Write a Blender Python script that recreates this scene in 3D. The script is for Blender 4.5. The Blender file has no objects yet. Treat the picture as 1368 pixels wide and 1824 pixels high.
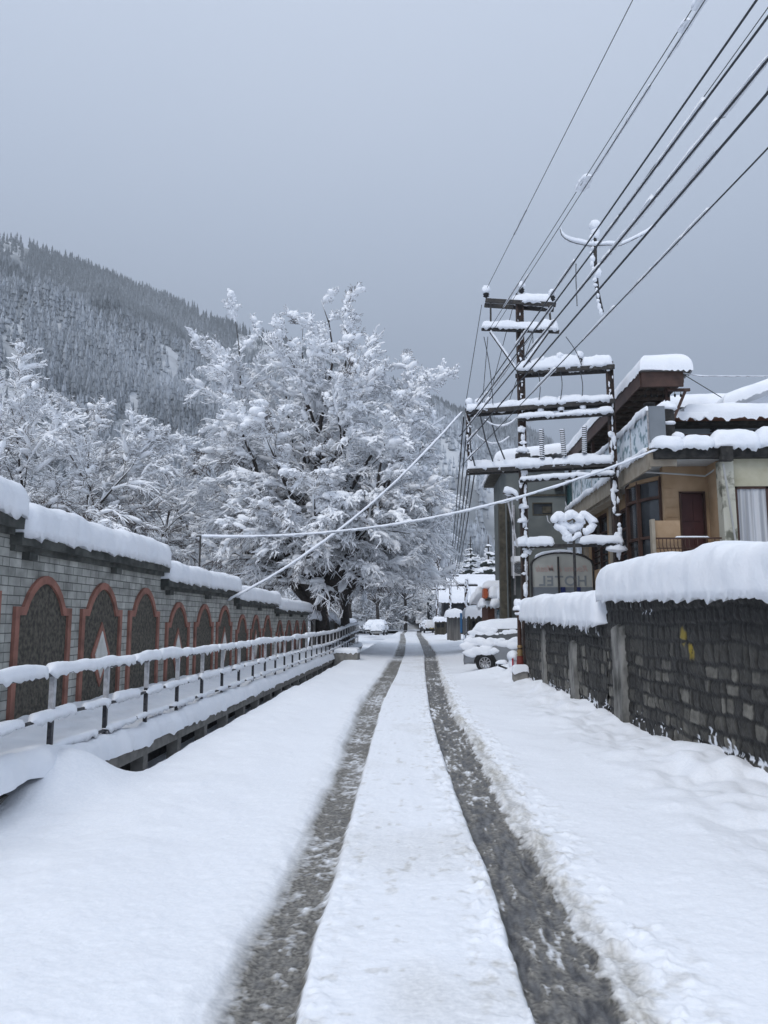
import bpy, math, random
import numpy as np
from mathutils import Vector

C = bpy.context.scene.collection
R = math.radians
rng = np.random.default_rng(7)
random.seed(7)

# ------------------------------------------------------------------ camera
F = 1400.0; CX = 684.0; CY = 912.0
PITCH = math.atan(193 / F); YAW = math.atan(61 / F); EYE = 1.65
cam_d = bpy.data.cameras.new('camera'); cam = bpy.data.objects.new('camera', cam_d); C.objects.link(cam)
cam_d.sensor_fit = 'VERTICAL'; cam_d.sensor_height = 36.0; cam_d.sensor_width = 27.0
cam_d.lens = F / 1824 * 36.0
cam_d.clip_start = 0.05; cam_d.clip_end = 6000
cam.location = (0, 0, EYE); cam.rotation_euler = (R(90) + PITCH, 0, YAW)
bpy.context.scene.camera = cam

# ------------------------------------------------------------------ world, sun, exposure
SUN_EL, SUN_AZ = 50, -150
w = bpy.data.worlds.new('World'); bpy.context.scene.world = w; w.use_nodes = True
nt = w.node_tree; nt.nodes.clear()
def N(nt, t, **kw):
    n = nt.nodes.new(t)
    for k, v in kw.items(): setattr(n, k, v)
    return n
out = N(nt, 'ShaderNodeOutputWorld'); bg = N(nt, 'ShaderNodeBackground'); bg.inputs[1].default_value = 0.1
sky = N(nt, 'ShaderNodeTexSky', sky_type='NISHITA'); sky.sun_disc = False
sky.sun_elevation = R(SUN_EL); sky.sun_rotation = R(SUN_AZ); sky.air_density = 1.5; sky.dust_density = 3
tc = N(nt, 'ShaderNodeTexCoord'); sep = N(nt, 'ShaderNodeSeparateXYZ')
nt.links.new(tc.outputs['Generated'], sep.inputs[0])
nz = N(nt, 'ShaderNodeTexNoise'); nz.inputs['Scale'].default_value = 1.3; nz.inputs['Detail'].default_value = 3
nt.links.new(tc.outputs['Generated'], nz.inputs['Vector'])
ma = N(nt, 'ShaderNodeMath', operation='MULTIPLY_ADD'); ma.inputs[1].default_value = 0.22; ma.inputs[2].default_value = -0.11
nt.links.new(nz.outputs[0], ma.inputs[0])
ad = N(nt, 'ShaderNodeMath', operation='ADD'); nt.links.new(sep.outputs[2], ad.inputs[0]); nt.links.new(ma.outputs[0], ad.inputs[1])
cr = N(nt, 'ShaderNodeValToRGB'); nt.links.new(ad.outputs[0], cr.inputs[0])
def srgb(r, g, b):
    return tuple((((c / 255) + .055) / 1.055) ** 2.4 if c > 10 else c / 255 / 12.92 for c in (r, g, b)) + (1,)
stops = [(0.0, (174, 186, 208)), (0.28, (182, 194, 217)), (0.48, (196, 208, 229)), (0.68, (210, 220, 238)), (1.0, (222, 230, 241))]
while len(cr.color_ramp.elements) < len(stops): cr.color_ramp.elements.new(0.5)
for e, (p, c) in zip(cr.color_ramp.elements, stops): e.position = p; e.color = srgb(*c)
sc10 = N(nt, 'ShaderNodeVectorMath', operation='SCALE'); sc10.inputs[3].default_value = 10.0
nt.links.new(cr.outputs[0], sc10.inputs[0])
mx = N(nt, 'ShaderNodeMix', data_type='RGBA'); mx.inputs[0].default_value = 0.93
nt.links.new(sky.outputs[0], mx.inputs[6]); nt.links.new(sc10.outputs[0], mx.inputs[7])
nt.links.new(mx.outputs[2], bg.inputs[0]); nt.links.new(bg.outputs[0], out.inputs[0])

sd = bpy.data.lights.new('sun', 'SUN'); sun = bpy.data.objects.new('sun', sd); C.objects.link(sun)
sd.energy = 1.25; sd.angle = R(25); sd.color = (1, 0.97, 0.93)
sun.rotation_euler = (R(90 - SUN_EL), 0, R(180 - SUN_AZ))
vs = bpy.context.scene.view_settings
vs.view_transform = 'Standard'; vs.look = 'None'; vs.exposure = 0.47; vs.gamma = 1
bpy.context.scene.cycles.volume_bounces = 0
bpy.context.scene.cycles.max_bounces = 5
bpy.context.scene.cycles.use_denoising = True

# ------------------------------------------------------------------ pixel of the photograph -> point in the place
_f = np.array([-math.sin(YAW) * math.cos(PITCH), math.cos(YAW) * math.cos(PITCH), math.sin(PITCH)])
_r = np.array([math.cos(YAW), math.sin(YAW), 0.0]); _u = np.cross(_r, _f)
_o = np.array([0, 0, EYE])
def ray(u, v): return _f + _r * (u - CX) / F + _u * (CY - v) / F
def PY(u, v, y): d = ray(u, v); return _o + d * (y / d[1])
def PZ(u, v, z): d = ray(u, v); return _o + d * ((z - EYE) / d[2])
def PX(u, v, x): d = ray(u, v); return _o + d * (x / d[0])

# ------------------------------------------------------------------ noise
def _h(ix, iy, iz, s):
    h = (ix.astype(np.int64) * 374761393 + iy.astype(np.int64) * 668265263 + iz.astype(np.int64) * 2147483647 + s * 1274126177) & 0xffffffff
    h = ((h ^ (h >> 13)) * 1274126177) & 0xffffffff
    h = h ^ (h >> 16)
    return (h & 0xffff) / 65535.0
def vn(x, y, z=0.0, s=0):
    x = np.asarray(x, float); y = np.asarray(y, float) + 0 * x; z = np.asarray(z, float) + 0 * x; x = x + 0 * y
    ix, iy, iz = np.floor(x), np.floor(y), np.floor(z)
    fx, fy, fz = x - ix, y - iy, z - iz
    fx, fy, fz = (t * t * (3 - 2 * t) for t in (fx, fy, fz))
    ix, iy, iz = (t.astype(np.int64) for t in (ix, iy, iz))
    def L(a, b, t): return a + (b - a) * t
    r = L(L(L(_h(ix, iy, iz, s), _h(ix + 1, iy, iz, s), fx), L(_h(ix, iy + 1, iz, s), _h(ix + 1, iy + 1, iz, s), fx), fy),
          L(L(_h(ix, iy, iz + 1, s), _h(ix + 1, iy, iz + 1, s), fx), L(_h(ix, iy + 1, iz + 1, s), _h(ix + 1, iy + 1, iz + 1, s), fx), fy), fz)
    return r * 2 - 1
def fbm(x, y, z=0.0, o=3, s=0):
    a = 1; t = 0; n = 0
    for i in range(o):
        t = t + a * vn(np.asarray(x) * 2 ** i, np.asarray(y) * 2 ** i, np.asarray(z) * 2 ** i, s + i); n += a; a *= .5
    return t / n
def sm(a, b, x):
    t = np.clip((x - a) / (b - a), 0, 1); return t * t * (3 - 2 * t)

# ------------------------------------------------------------------ object helpers
def tag(o, label=None, cat=None, group=None, kind=None):
    if label: o['label'] = label
    if cat: o['category'] = cat
    if group: o['group'] = group
    if kind: o['kind'] = kind
    return o
def thing(name, label, cat, loc=(0, 0, 0), rz=0, group=None):
    o = bpy.data.objects.new(name, None); C.objects.link(o); o.empty_display_size = .2
    o.location = tuple(loc); o.rotation_euler = (0, 0, rz)
    return tag(o, label, cat, group)
def obj(name, V, FS, mat, parent=None, smooth=True, attr=None, rel=True):
    """V (n,3) in world space; rel: shift to the parent's own space (parents are unrotated or V is local already)"""
    V = np.asarray(V, dtype=np.float32).reshape(-1, 3)
    if parent is not None and rel: V = V - np.array(parent.matrix_basis.translation if parent.parent is None else world_loc(parent), dtype=np.float32)
    FS = [np.asarray(f, dtype=np.int32) for f in FS if len(f)]
    me = bpy.data.meshes.new(name)
    me.vertices.add(len(V)); me.vertices.foreach_set('co', V.ravel())
    tot = np.concatenate([np.full(len(f), f.shape[1], dtype=np.int32) for f in FS])
    lv = np.concatenate([f.ravel() for f in FS])
    me.loops.add(len(lv)); me.loops.foreach_set('vertex_index', lv)
    st = np.concatenate([[0], np.cumsum(tot)[:-1]]).astype(np.int32)
    me.polygons.add(len(tot)); me.polygons.foreach_set('loop_start', st); me.polygons.foreach_set('loop_total', tot)
    me.polygons.foreach_set('use_smooth', np.full(len(tot), smooth))
    me.update(calc_edges=True); me.validate()
    if attr:
        for k, a in attr.items():
            at = me.attributes.new(k, 'FLOAT', 'POINT'); at.data.foreach_set('value', np.asarray(a, dtype=np.float32).ravel())
    me.materials.append(mat)
    o = bpy.data.objects.new(name, me); C.objects.link(o)
    if parent is not None: o.parent = parent
    return o
def world_loc(o):
    t = Vector(o.location)
    while o.parent: o = o.parent; t = t + Vector(o.location)
    return t
class MB:
    def __init__(s): s.V = []; s.F = {}; s.n = 0
    def add(s, V, *FS):
        V = np.asarray(V, float).reshape(-1, 3); s.V.append(V)
        for f in FS:
            f = np.asarray(f, int)
            if len(f): s.F.setdefault(f.shape[1], []).append(f + s.n)
        s.n += len(V)
    def box(s, a, b):
        a = np.minimum(a, b); b_ = np.maximum(a, b); b = b_
        V = [(x, y, z) for x in (a[0], b[0]) for y in (a[1], b[1]) for z in (a[2], b[2])]
        s.add(V, [(0, 1, 3, 2), (4, 6, 7, 5), (0, 4, 5, 1), (2, 3, 7, 6), (0, 2, 6, 4), (1, 5, 7, 3)])
    def bar(s, p, q, wd, ht, up=(0, 0, 1)):
        """box beam p->q, wd sideways, ht along up"""
        p = np.asarray(p, float); q = np.asarray(q, float); t = q - p; t /= np.linalg.norm(t)
        sd = np.cross(t, up)
        if np.linalg.norm(sd) < .05: sd = np.cross(t, (0, 1, 0))
        sd /= np.linalg.norm(sd); upv = np.cross(sd, t)
        V = [c + a * sd * wd / 2 + b * upv * ht / 2 for c in (p, q) for a, b in ((-1, -1), (1, -1), (1, 1), (-1, 1))]
        s.add(V, [(0, 1, 2, 3), (7, 6, 5, 4), (0, 4, 5, 1), (1, 5, 6, 2), (2, 6, 7, 3), (3, 7, 4, 0)])
    def tube(s, pts, r, n=6):
        pts = np.asarray(pts, float); k = len(pts); r = np.broadcast_to(r, (k,))
        V, Fq = tubes(pts[None], r[None], n); s.add(V, Fq)
        s.add(pts[[0, -1]], *[[(s_, (s_ + 1) % n, -0) for s_ in []]])
    def lathe(s, c, prof, n=16):
        c = np.asarray(c, float); a = np.arange(n) * 2 * math.pi / n
        V = np.concatenate([np.stack([c[0] + r * np.cos(a), c[1] + r * np.sin(a), np.full(n, c[2] + z)], 1) for r, z in prof])
        Fq = [(i * n + j, i * n + (j + 1) % n, (i + 1) * n + (j + 1) % n, (i + 1) * n + j) for i in range(len(prof) - 1) for j in range(n)]
        s.add(V, Fq)
    def poly(s, P, vec):
        """extrude planar polygon P (list of 3d) along vec"""
        P = np.asarray(P, float); n = len(P); vec = np.asarray(vec, float)
        s.add(np.concatenate([P, P + vec]), [(i, (i + 1) % n, n + (i + 1) % n, n + i) for i in range(n)])
        s.add(P, [tuple(range(n))[::-1]]); s.add(P + vec, [tuple(range(n))])
    def blob(s, c, r, amp=.25, fr=2.0, flat=False):
        V = ICO_V * np.asarray(r, float)
        c = np.asarray(c, float); W = V + c
        m = max(r) if hasattr(r, '__len__') else r
        d = 1 + amp * fbm(W[:, 0] * fr / m, W[:, 1] * fr / m, W[:, 2] * fr / m, 2, 3)
        V = V * d[:, None]
        if flat: V[:, 2] = np.where(V[:, 2] < 0, V[:, 2] * .25, V[:, 2])
        s.add(V + c, ICO_F)
    def build(s, name, mat, parent=None, smooth=False, **k):
        return obj(name, np.concatenate(s.V), [np.concatenate(f) for f in s.F.values()], mat, parent, smooth, **k)
def _ico():
    import bmesh
    bm = bmesh.new(); bmesh.ops.create_icosphere(bm, subdivisions=3, radius=1)
    V = np.array([v.co for v in bm.verts]); Fc = np.array([[v.index for v in f.verts] for f in bm.faces]); bm.free(); return V, Fc
ICO_V, ICO_F = _ico()

def tubes(P, r, n):
    """P (N,k,3) polylines, r (N,k) -> verts, quads"""
    Nn, k, _ = P.shape
    T = np.empty_like(P); T[:, 1:-1] = P[:, 2:] - P[:, :-2] if k > 2 else T[:, 1:-1]
    T[:, 0] = P[:, 1] - P[:, 0]; T[:, -1] = P[:, -1] - P[:, -2]
    T /= np.linalg.norm(T, axis=2, keepdims=True) + 1e-9
    m = T.mean(axis=1, keepdims=True)
    ref = np.where(np.abs(m[..., 2:3]) > .8, np.array([1., 0, 0]), np.array([0, 0, 1.]))
    A = np.cross(T, np.broadcast_to(ref, T.shape)); A /= np.linalg.norm(A, axis=2, keepdims=True) + 1e-9
    B = np.cross(A, T)
    a = np.arange(n) * 2 * math.pi / n
    V = P[:, :, None] + r[:, :, None, None] * (A[:, :, None] * np.cos(a)[None, None, :, None] + B[:, :, None] * np.sin(a)[None, None, :, None])
    idx = np.arange(Nn * k * n).reshape(Nn, k, n)
    q = np.stack([idx[:, :-1], np.roll(idx, -1, 2)[:, :-1], np.roll(idx, -1, 2)[:, 1:], idx[:, 1:]], -1)
    return V.reshape(-1, 3), q.reshape(-1, 4)

def resample(pts, ds):
    pts = np.asarray(pts, float); L = np.r_[0, np.cumsum(np.linalg.norm(np.diff(pts, axis=0), axis=1))]
    n = max(4, int(L[-1] / ds)); t = np.linspace(0, L[-1], n)
    return np.stack([np.interp(t, L, pts[:, i]) for i in range(3)], 1), t, L[-1]

def snow_strip(mb, pts, wd, ht, ds=.05, drip=.04, amp=.12, fr=2.5, m=20, taper=None, seed=0, side=None, power=.62):
    """rounded bank of snow lying along a path; wd half width, ht height, ragged lower edge"""
    P, t, L = resample(pts, ds); n = len(P)
    T = np.gradient(P, axis=0); T /= np.linalg.norm(T, axis=1, keepdims=True)
    S = np.cross(T, (0, 0, 1)); S /= np.linalg.norm(S, axis=1, keepdims=True) + 1e-9
    taper = taper or min(wd, L / 3)
    e = np.clip(np.minimum(t, L - t) / taper, 0, 1); e = np.sqrt(np.clip(1 - (1 - e) ** 2, 0.0004, 1))
    q_ = np.linspace(0, math.pi, 400); cx_ = np.sign(np.cos(q_)) * np.abs(np.cos(q_)) ** power; cz_ = np.abs(np.sin(q_)) ** power
    al = np.r_[0, np.cumsum(np.hypot(np.diff(cx_) * wd, np.diff(cz_) * ht))]; nt_ = m - 5
    pos_ = np.linspace(0, al[-1], nt_); X = np.interp(pos_, al, cx_); Z = np.interp(pos_, al, cz_)
    X = np.r_[X, [-.97, -.8, 0, .8, .97]]; Z = np.r_[Z, np.zeros(5)]; s_ = np.r_[np.ones(nt_), -np.ones(5)]; s_[0] = s_[nt_ - 1] = -1; c = X; ph = np.arange(m)
    hh = ht * (1 + amp * 1.2 * fbm(t * fr * .5, seed * 7.3, 0, 2, seed))
    ww = wd * (1 + amp * .8 * fbm(t * fr * .7, seed * 3.1 + 50, 0, 2, seed))
    V = P[:, None] + S[:, None] * (X[None] * (ww * (.45 + .55 * e))[:, None])[..., None]
    z = Z[None] * (hh * e)[:, None]
    low = s_ < 0.0
    dr = drip * (.35 + np.abs(fbm(t[:, None] * 7 + 0 * ph, np.sign(c)[None] * 5 + seed, 0, 3, seed + 5)) * 2.4) * e[:, None]
    z = np.where(low[None], -dr * np.abs(X)[None] ** 3, z)
    V[..., 2] += z
    V[..., 2] += np.where(low[None], 0, hh[:, None] * .10 * np.clip(fbm(V[..., 0] * 1.1, V[..., 1] * 1.1, seed, 2, seed + 3), -.6, .3))
    d = fbm(V[..., 0] * fr * 2, V[..., 1] * fr * 2, V[..., 2] * fr * 2, 4, seed + 9) * amp * .75 * min(wd, ht)
    V[..., 2] += np.where(low[None], 0, d); V += S[:, None] * (d * np.sign(X)[None])[..., None]
    i = np.arange(n * m).reshape(n, m)
    q = np.stack([i[:-1], i[1:], np.roll(i, -1, 1)[1:], np.roll(i, -1, 1)[:-1]], -1).reshape(-1, 4)
    mb.add(V.reshape(-1, 3), q)
    mb.add(V[0], [tuple(range(m))]); mb.add(V[-1], [tuple(range(m))[::-1]])

def snow_slab(mb, a, b, c, d, th, r=.35, over=.08, nu=46, nv=46, amp=.05, seed=0, drip=.05):
    """snow lying on the quad a,b,c,d (a->b and d->c are the u direction)"""
    a, b, c, d = (np.asarray(q, float) for q in (a, b, c, d)); cen = (a + b + c + d) / 4
    def ex(q): v = q - cen; return q + v / np.linalg.norm(v) * over * 1.4
    a, b, c, d = map(ex, (a, b, c, d))
    lu = (np.linalg.norm(b - a) + np.linalg.norm(c - d)) / 2; lv = (np.linalg.norm(d - a) + np.linalg.norm(c - b)) / 2
    def par(n, l):  # denser near the edges
        t = np.linspace(0, 1, n); return .5 - .5 * np.cos(t * math.pi) if l > 1 else t
    U, W = np.meshgrid(par(nu, lu), par(nv, lv), indexing='ij')
    P = (a * ((1 - U) * (1 - W))[..., None] + b * (U * (1 - W))[..., None] + c * (U * W)[..., None] + d * ((1 - U) * W)[..., None])
    e = np.minimum(np.minimum(U, 1 - U) * lu, np.minimum(W, 1 - W) * lv)
    r = min(r, lu / 2, lv / 2)
    k = np.clip(e / r, 0, 1); prof = (1 - (1 - k) ** 2.4) ** .42
    nz_ = fbm(P[..., 0] * 1.4, P[..., 1] * 1.4, seed, 3, seed)
    top = P.copy(); top[..., 2] += th * prof * (1 + amp * 3 * nz_) + .01
    edge = (e < 1e-6)
    top[..., 2] -= np.where(edge, drip * (.3 + 2 * np.abs(fbm(P[..., 0] * 8, P[..., 1] * 8, seed, 2, seed + 4))), 0)
    i = np.arange(nu * nv).reshape(nu, nv)
    q = np.stack([i[:-1, :-1], i[1:, :-1], i[1:, 1:], i[:-1, 1:]], -1).reshape(-1, 4)
    mb.add(top.reshape(-1, 3), q)
    bot = P.copy(); bot[..., 2] = np.where(edge, top[..., 2], bot[..., 2] - .004)
    mb.add(bot.reshape(-1, 3), q[:, ::-1])

# ------------------------------------------------------------------ materials
def pmat(name, col, rough=.7, col2=None, scale=8, detail=6, bump=.0, bscale=None, spec=.3, metal=0, lo=.35, hi=.65, stretch=None, col3=None, alpha=None):
    m = bpy.data.materials.new(name); m.use_nodes = True; t = m.node_tree; b = t.nodes['Principled BSDF']
    b.inputs['Base Color'].default_value = (*col, 1); b.inputs['Roughness'].default_value = rough
    b.inputs['Specular IOR Level'].default_value = spec; b.inputs['Metallic'].default_value = metal
    tcn = N(t, 'ShaderNodeTexCoord'); mp = N(t, 'ShaderNodeMapping')
    t.links.new(tcn.outputs['Object'], mp.inputs[0])
    if stretch: mp.inputs['Scale'].default_value = stretch
    if col2:
        n = N(t, 'ShaderNodeTexNoise'); n.inputs['Scale'].default_value = scale; n.inputs['Detail'].default_value = detail
        t.links.new(mp.outputs[0], n.inputs['Vector'])
        r = N(t, 'ShaderNodeValToRGB'); t.links.new(n.outputs[0], r.inputs[0])
        r.color_ramp.elements[0].position = lo; r.color_ramp.elements[0].color = (*col, 1)
        r.color_ramp.elements[1].position = hi; r.color_ramp.elements[1].color = (*col2, 1)
        if col3:
            e = r.color_ramp.elements.new(min(.99, hi + .12)); e.color = (*col3, 1)
        t.links.new(r.outputs[0], b.inputs['Base Color'])
    if bump:
        n2 = N(t, 'ShaderNodeTexNoise'); n2.inputs['Scale'].default_value = bscale or scale * 3; n2.inputs['Detail'].default_value = 5
        t.links.new(mp.outputs[0], n2.inputs['Vector'])
        bm_ = N(t, 'ShaderNodeBump'); bm_.inputs['Strength'].default_value = bump; bm_.inputs['Distance'].default_value = .02
        t.links.new(n2.outputs[0], bm_.inputs['Height']); t.links.new(bm_.outputs[0], b.inputs['Normal'])
    return m
M = {}
M['snow'] = pmat('snow', (.80, .83, .88), .75, (.86, .88, .92), 3, 5, bump=.35, bscale=22, spec=.25)
M['snow_far'] = pmat('snow_far', (.80, .83, .88), .8, spec=.1)
M['snow_twig'] = pmat('snow_twig', (.88, .90, .93), .85, spec=.1)
M['bark'] = pmat('bark', (.028, .024, .022), .9, (.06, .05, .045), 12, bump=.6)
M['twig'] = pmat('twig', (.075, .055, .048), .9, spec=.1)
M['steel_dark'] = pmat('steel_dark', (.018, .018, .02), .6, (.05, .045, .04), 14, bump=.2)
M['wire'] = pmat('wire', (.045, .05, .058), .6)
M['concrete'] = pmat('concrete', (.17, .165, .155), .85, (.27, .26, .24), 6, bump=.4)
M['coping'] = pmat('coping', (.045, .048, .045), .85, (.11, .115, .105), 4, bump=.5)
M['terracotta'] = pmat('terracotta', (.17, .085, .065), .85, (.32, .15, .115), 4, 10, bump=.5, lo=.3, hi=.6)
M['panel'] = pmat('panel', (.05, .046, .04), .95, (.13, .118, .095), 16, 8, bump=1.0, bscale=26)
M['white_paint'] = pmat('white_paint', (.5, .5, .47), .8, (.62, .62, .6), 6)
M['post_light'] = pmat('post_light', (.34, .34, .35), .6, (.5, .5, .52), 20)
M['post_dark'] = pmat('post_dark', (.02, .022, .028), .5, (.06, .06, .065), 30)
M['rubble'] = pmat('rubble', (.012, .012, .013), .9, (.05, .05, .048), 9, bump=.8)

def attr_node(t, name):
    a = N(t, 'ShaderNodeAttribute'); a.attribute_name = name; return a.outputs['Fac']

# road snow with slush
def ground_mat():
    m = bpy.data.materials.new('road_snow'); m.use_nodes = True; t = m.node_tree; b = t.nodes['Principled BSDF']
    tcn = N(t, 'ShaderNodeTexCoord')
    n1 = N(t, 'ShaderNodeTexNoise'); n1.inputs['Scale'].default_value = 38; n1.inputs['Detail'].default_value = 6
    t.links.new(tcn.outputs['Object'], n1.inputs['Vector'])
    mp = N(t, 'ShaderNodeMapping'); mp.inputs['Scale'].default_value = (26, 7, 5); t.links.new(tcn.outputs['Object'], mp.inputs[0])
    n2 = N(t, 'ShaderNodeTexNoise'); n2.inputs['Scale'].default_value = 1; n2.inputs['Detail'].default_value = 6
    t.links.new(mp.outputs[0], n2.inputs['Vector'])
    wet = attr_node(t, 'wet'); dirt = attr_node(t, 'dirt')
    def mix(f, a, bb):
        x = N(t, 'ShaderNodeMix', data_type='RGBA')
        for s_, i in ((f, 0), (a, 6), (bb, 7)):
            if hasattr(s_, 'is_output'): t.links.new(s_, x.inputs[i])
            elif i: x.inputs[i].default_value = (*s_, 1)
            else: x.inputs[i].default_value = s_
        return x.outputs[2]
    def mul(a, bb, op='MULTIPLY'):
        x = N(t, 'ShaderNodeMath', operation=op); x.use_clamp = True
        for s_, i in ((a, 0), (bb, 1)):
            if hasattr(s_, 'is_output'): t.links.new(s_, x.inputs[i])
            else: x.inputs[i].default_value = s_
        return x.outputs[0]
    def ramp(f, lo, hi):
        x = N(t, 'ShaderNodeMapRange'); x.inputs[1].default_value = lo; x.inputs[2].default_value = hi; t.links.new(f, x.inputs[0]); return x.outputs[0]
    snow = mix(ramp(n1.outputs[0], .3, .7), (.80, .83, .88), (.87, .89, .93))
    dirty = mix(ramp(n1.outputs[0], .35, .65), (.40, .385, .355), (.62, .61, .58))
    slush = mix(ramp(n1.outputs[0], .36, .62), (.088, .083, .074), (.275, .262, .235))
    road = mix(ramp(n2.outputs[0], .35, .68), (.045, .045, .048), (.17, .17, .17))
    c1 = mix(dirt, snow, dirty)
    w1 = ramp(wet, .15, .5); w2 = ramp(wet, .5, .95)
    c2 = mix(w1, c1, slush); c3 = mix(w2, c2, road)
    t.links.new(c3, b.inputs['Base Color'])
    rr = N(t, 'ShaderNodeMapRange'); rr.inputs[1].default_value = .2; rr.inputs[2].default_value = 1; rr.inputs[3].default_value = .75; rr.inputs[4].default_value = .38
    t.links.new(wet, rr.inputs[0]); t.links.new(rr.outputs[0], b.inputs['Roughness'])
    b.inputs['Specular IOR Level'].default_value = .3
    bp = N(t, 'ShaderNodeBump'); bp.inputs['Strength'].default_value = .35; bp.inputs['Distance'].default_value = .012
    t.links.new(n1.outputs[0], bp.inputs['Height']); t.links.new(bp.outputs[0], b.inputs['Normal'])
    return m
M['road'] = ground_mat()

# ------------------------------------------------------------------ road (fine snow surface with two wheel tracks)
def gz(u, v): p = PZ(u, v, 0.0); return p[1], p[0]
LT = [(387, 522, 1824), (438, 549, 1679), (507, 588, 1569), (558, 619, 1460), (606, 651, 1350), (645, 680, 1250), (681, 706, 1200), (704, 720, 1165), (713, 723, 1140), (713.5, 720, 1129)]
RT = [(962, 1189, 1115, 1824), (922, 1145, 1078, 1712), (878, 1000, 978, 1565), (832, 947, 900, 1456), (790, 874, 852, 1346), (768, 819, 805, 1273), (758, 787, 783, 1200), (756, 777, 776, 1165), (749, 764, 763, 1145), (742, 751, 750, 1130)]
def edge(tab, c):
    p = sorted([gz(r_[c], r_[-1]) for r_ in tab]); y = np.array([q[0] for q in p]); x = np.array([q[1] for q in p])
    return lambda Y: np.interp(Y, y, x) + np.where(Y < y[0], (Y - y[0]) * (x[1] - x[0]) / (y[1] - y[0]) * .3, 0)
lt0, lt1, rt0, rt1, rtd = edge(LT, 0), edge(LT, 1), edge(RT, 0), edge(RT, 1), edge(RT, 2)
def wall_x(Y): return 3.40 - .055 * (Y - 8.14)
DXR = -3.55
XL, XR = -3.75, 4.35
def snow_h(x, y):
    """height of the snow cover away from the tracks"""
    h = .055 * fbm(x * .55, y * .35, 0, 3, 11) + .018 * fbm(x * 2.2, y * 1.6, 0, 3, 12)
    cl = (lt0(y) + rt1(y)) / 2
    right = sm(.3, 1.4, x - rt1(y)); left = sm(.3, 1.5, lt0(y) - x)
    lump = np.maximum(0, fbm(x * 1.9, y * 1.3, 0, 2, 21)) * .20 + .06 * fbm(x * 4.2, y * 3, 0, 2, 22)
    h = h + right * (.06 + lump * sm(.8, 2.0, x - rt1(y))) + left * (.06 + .045 * fbm(x * 1.1, y * .8, 0, 3, 23) + .012 * fbm(x * 5, y * 4, 0, 2, 24))
    h = h + (.04 + .10 * sm(10, 16, y)) * sm(.7, 0.0, wall_x(y) - x) * (y < 24) * (1 + .5 * fbm(y * 1.4, 3, 0, 2, 31))
    h = h - .50 * (.08 + .92 * sm(7.6, 8.8, y)) * sm(.62, .05, x - (DXR)) 
    # snow ploughed up beside the far car, mound at the walkway's near end
    h = h + .15 * np.exp(-(((x - 1.95) / .9) ** 2 + ((y - 23.6) / 1.0) ** 2)) + .12 * np.exp(-(((x - 2.7) / .6) ** 2 + ((y - 22.0) / 1.0) ** 2))
    h = h + .42 * np.exp(-(((x + 3.42) / .40) ** 2 + ((y - 7.8) / .75) ** 2))
    return h
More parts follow.
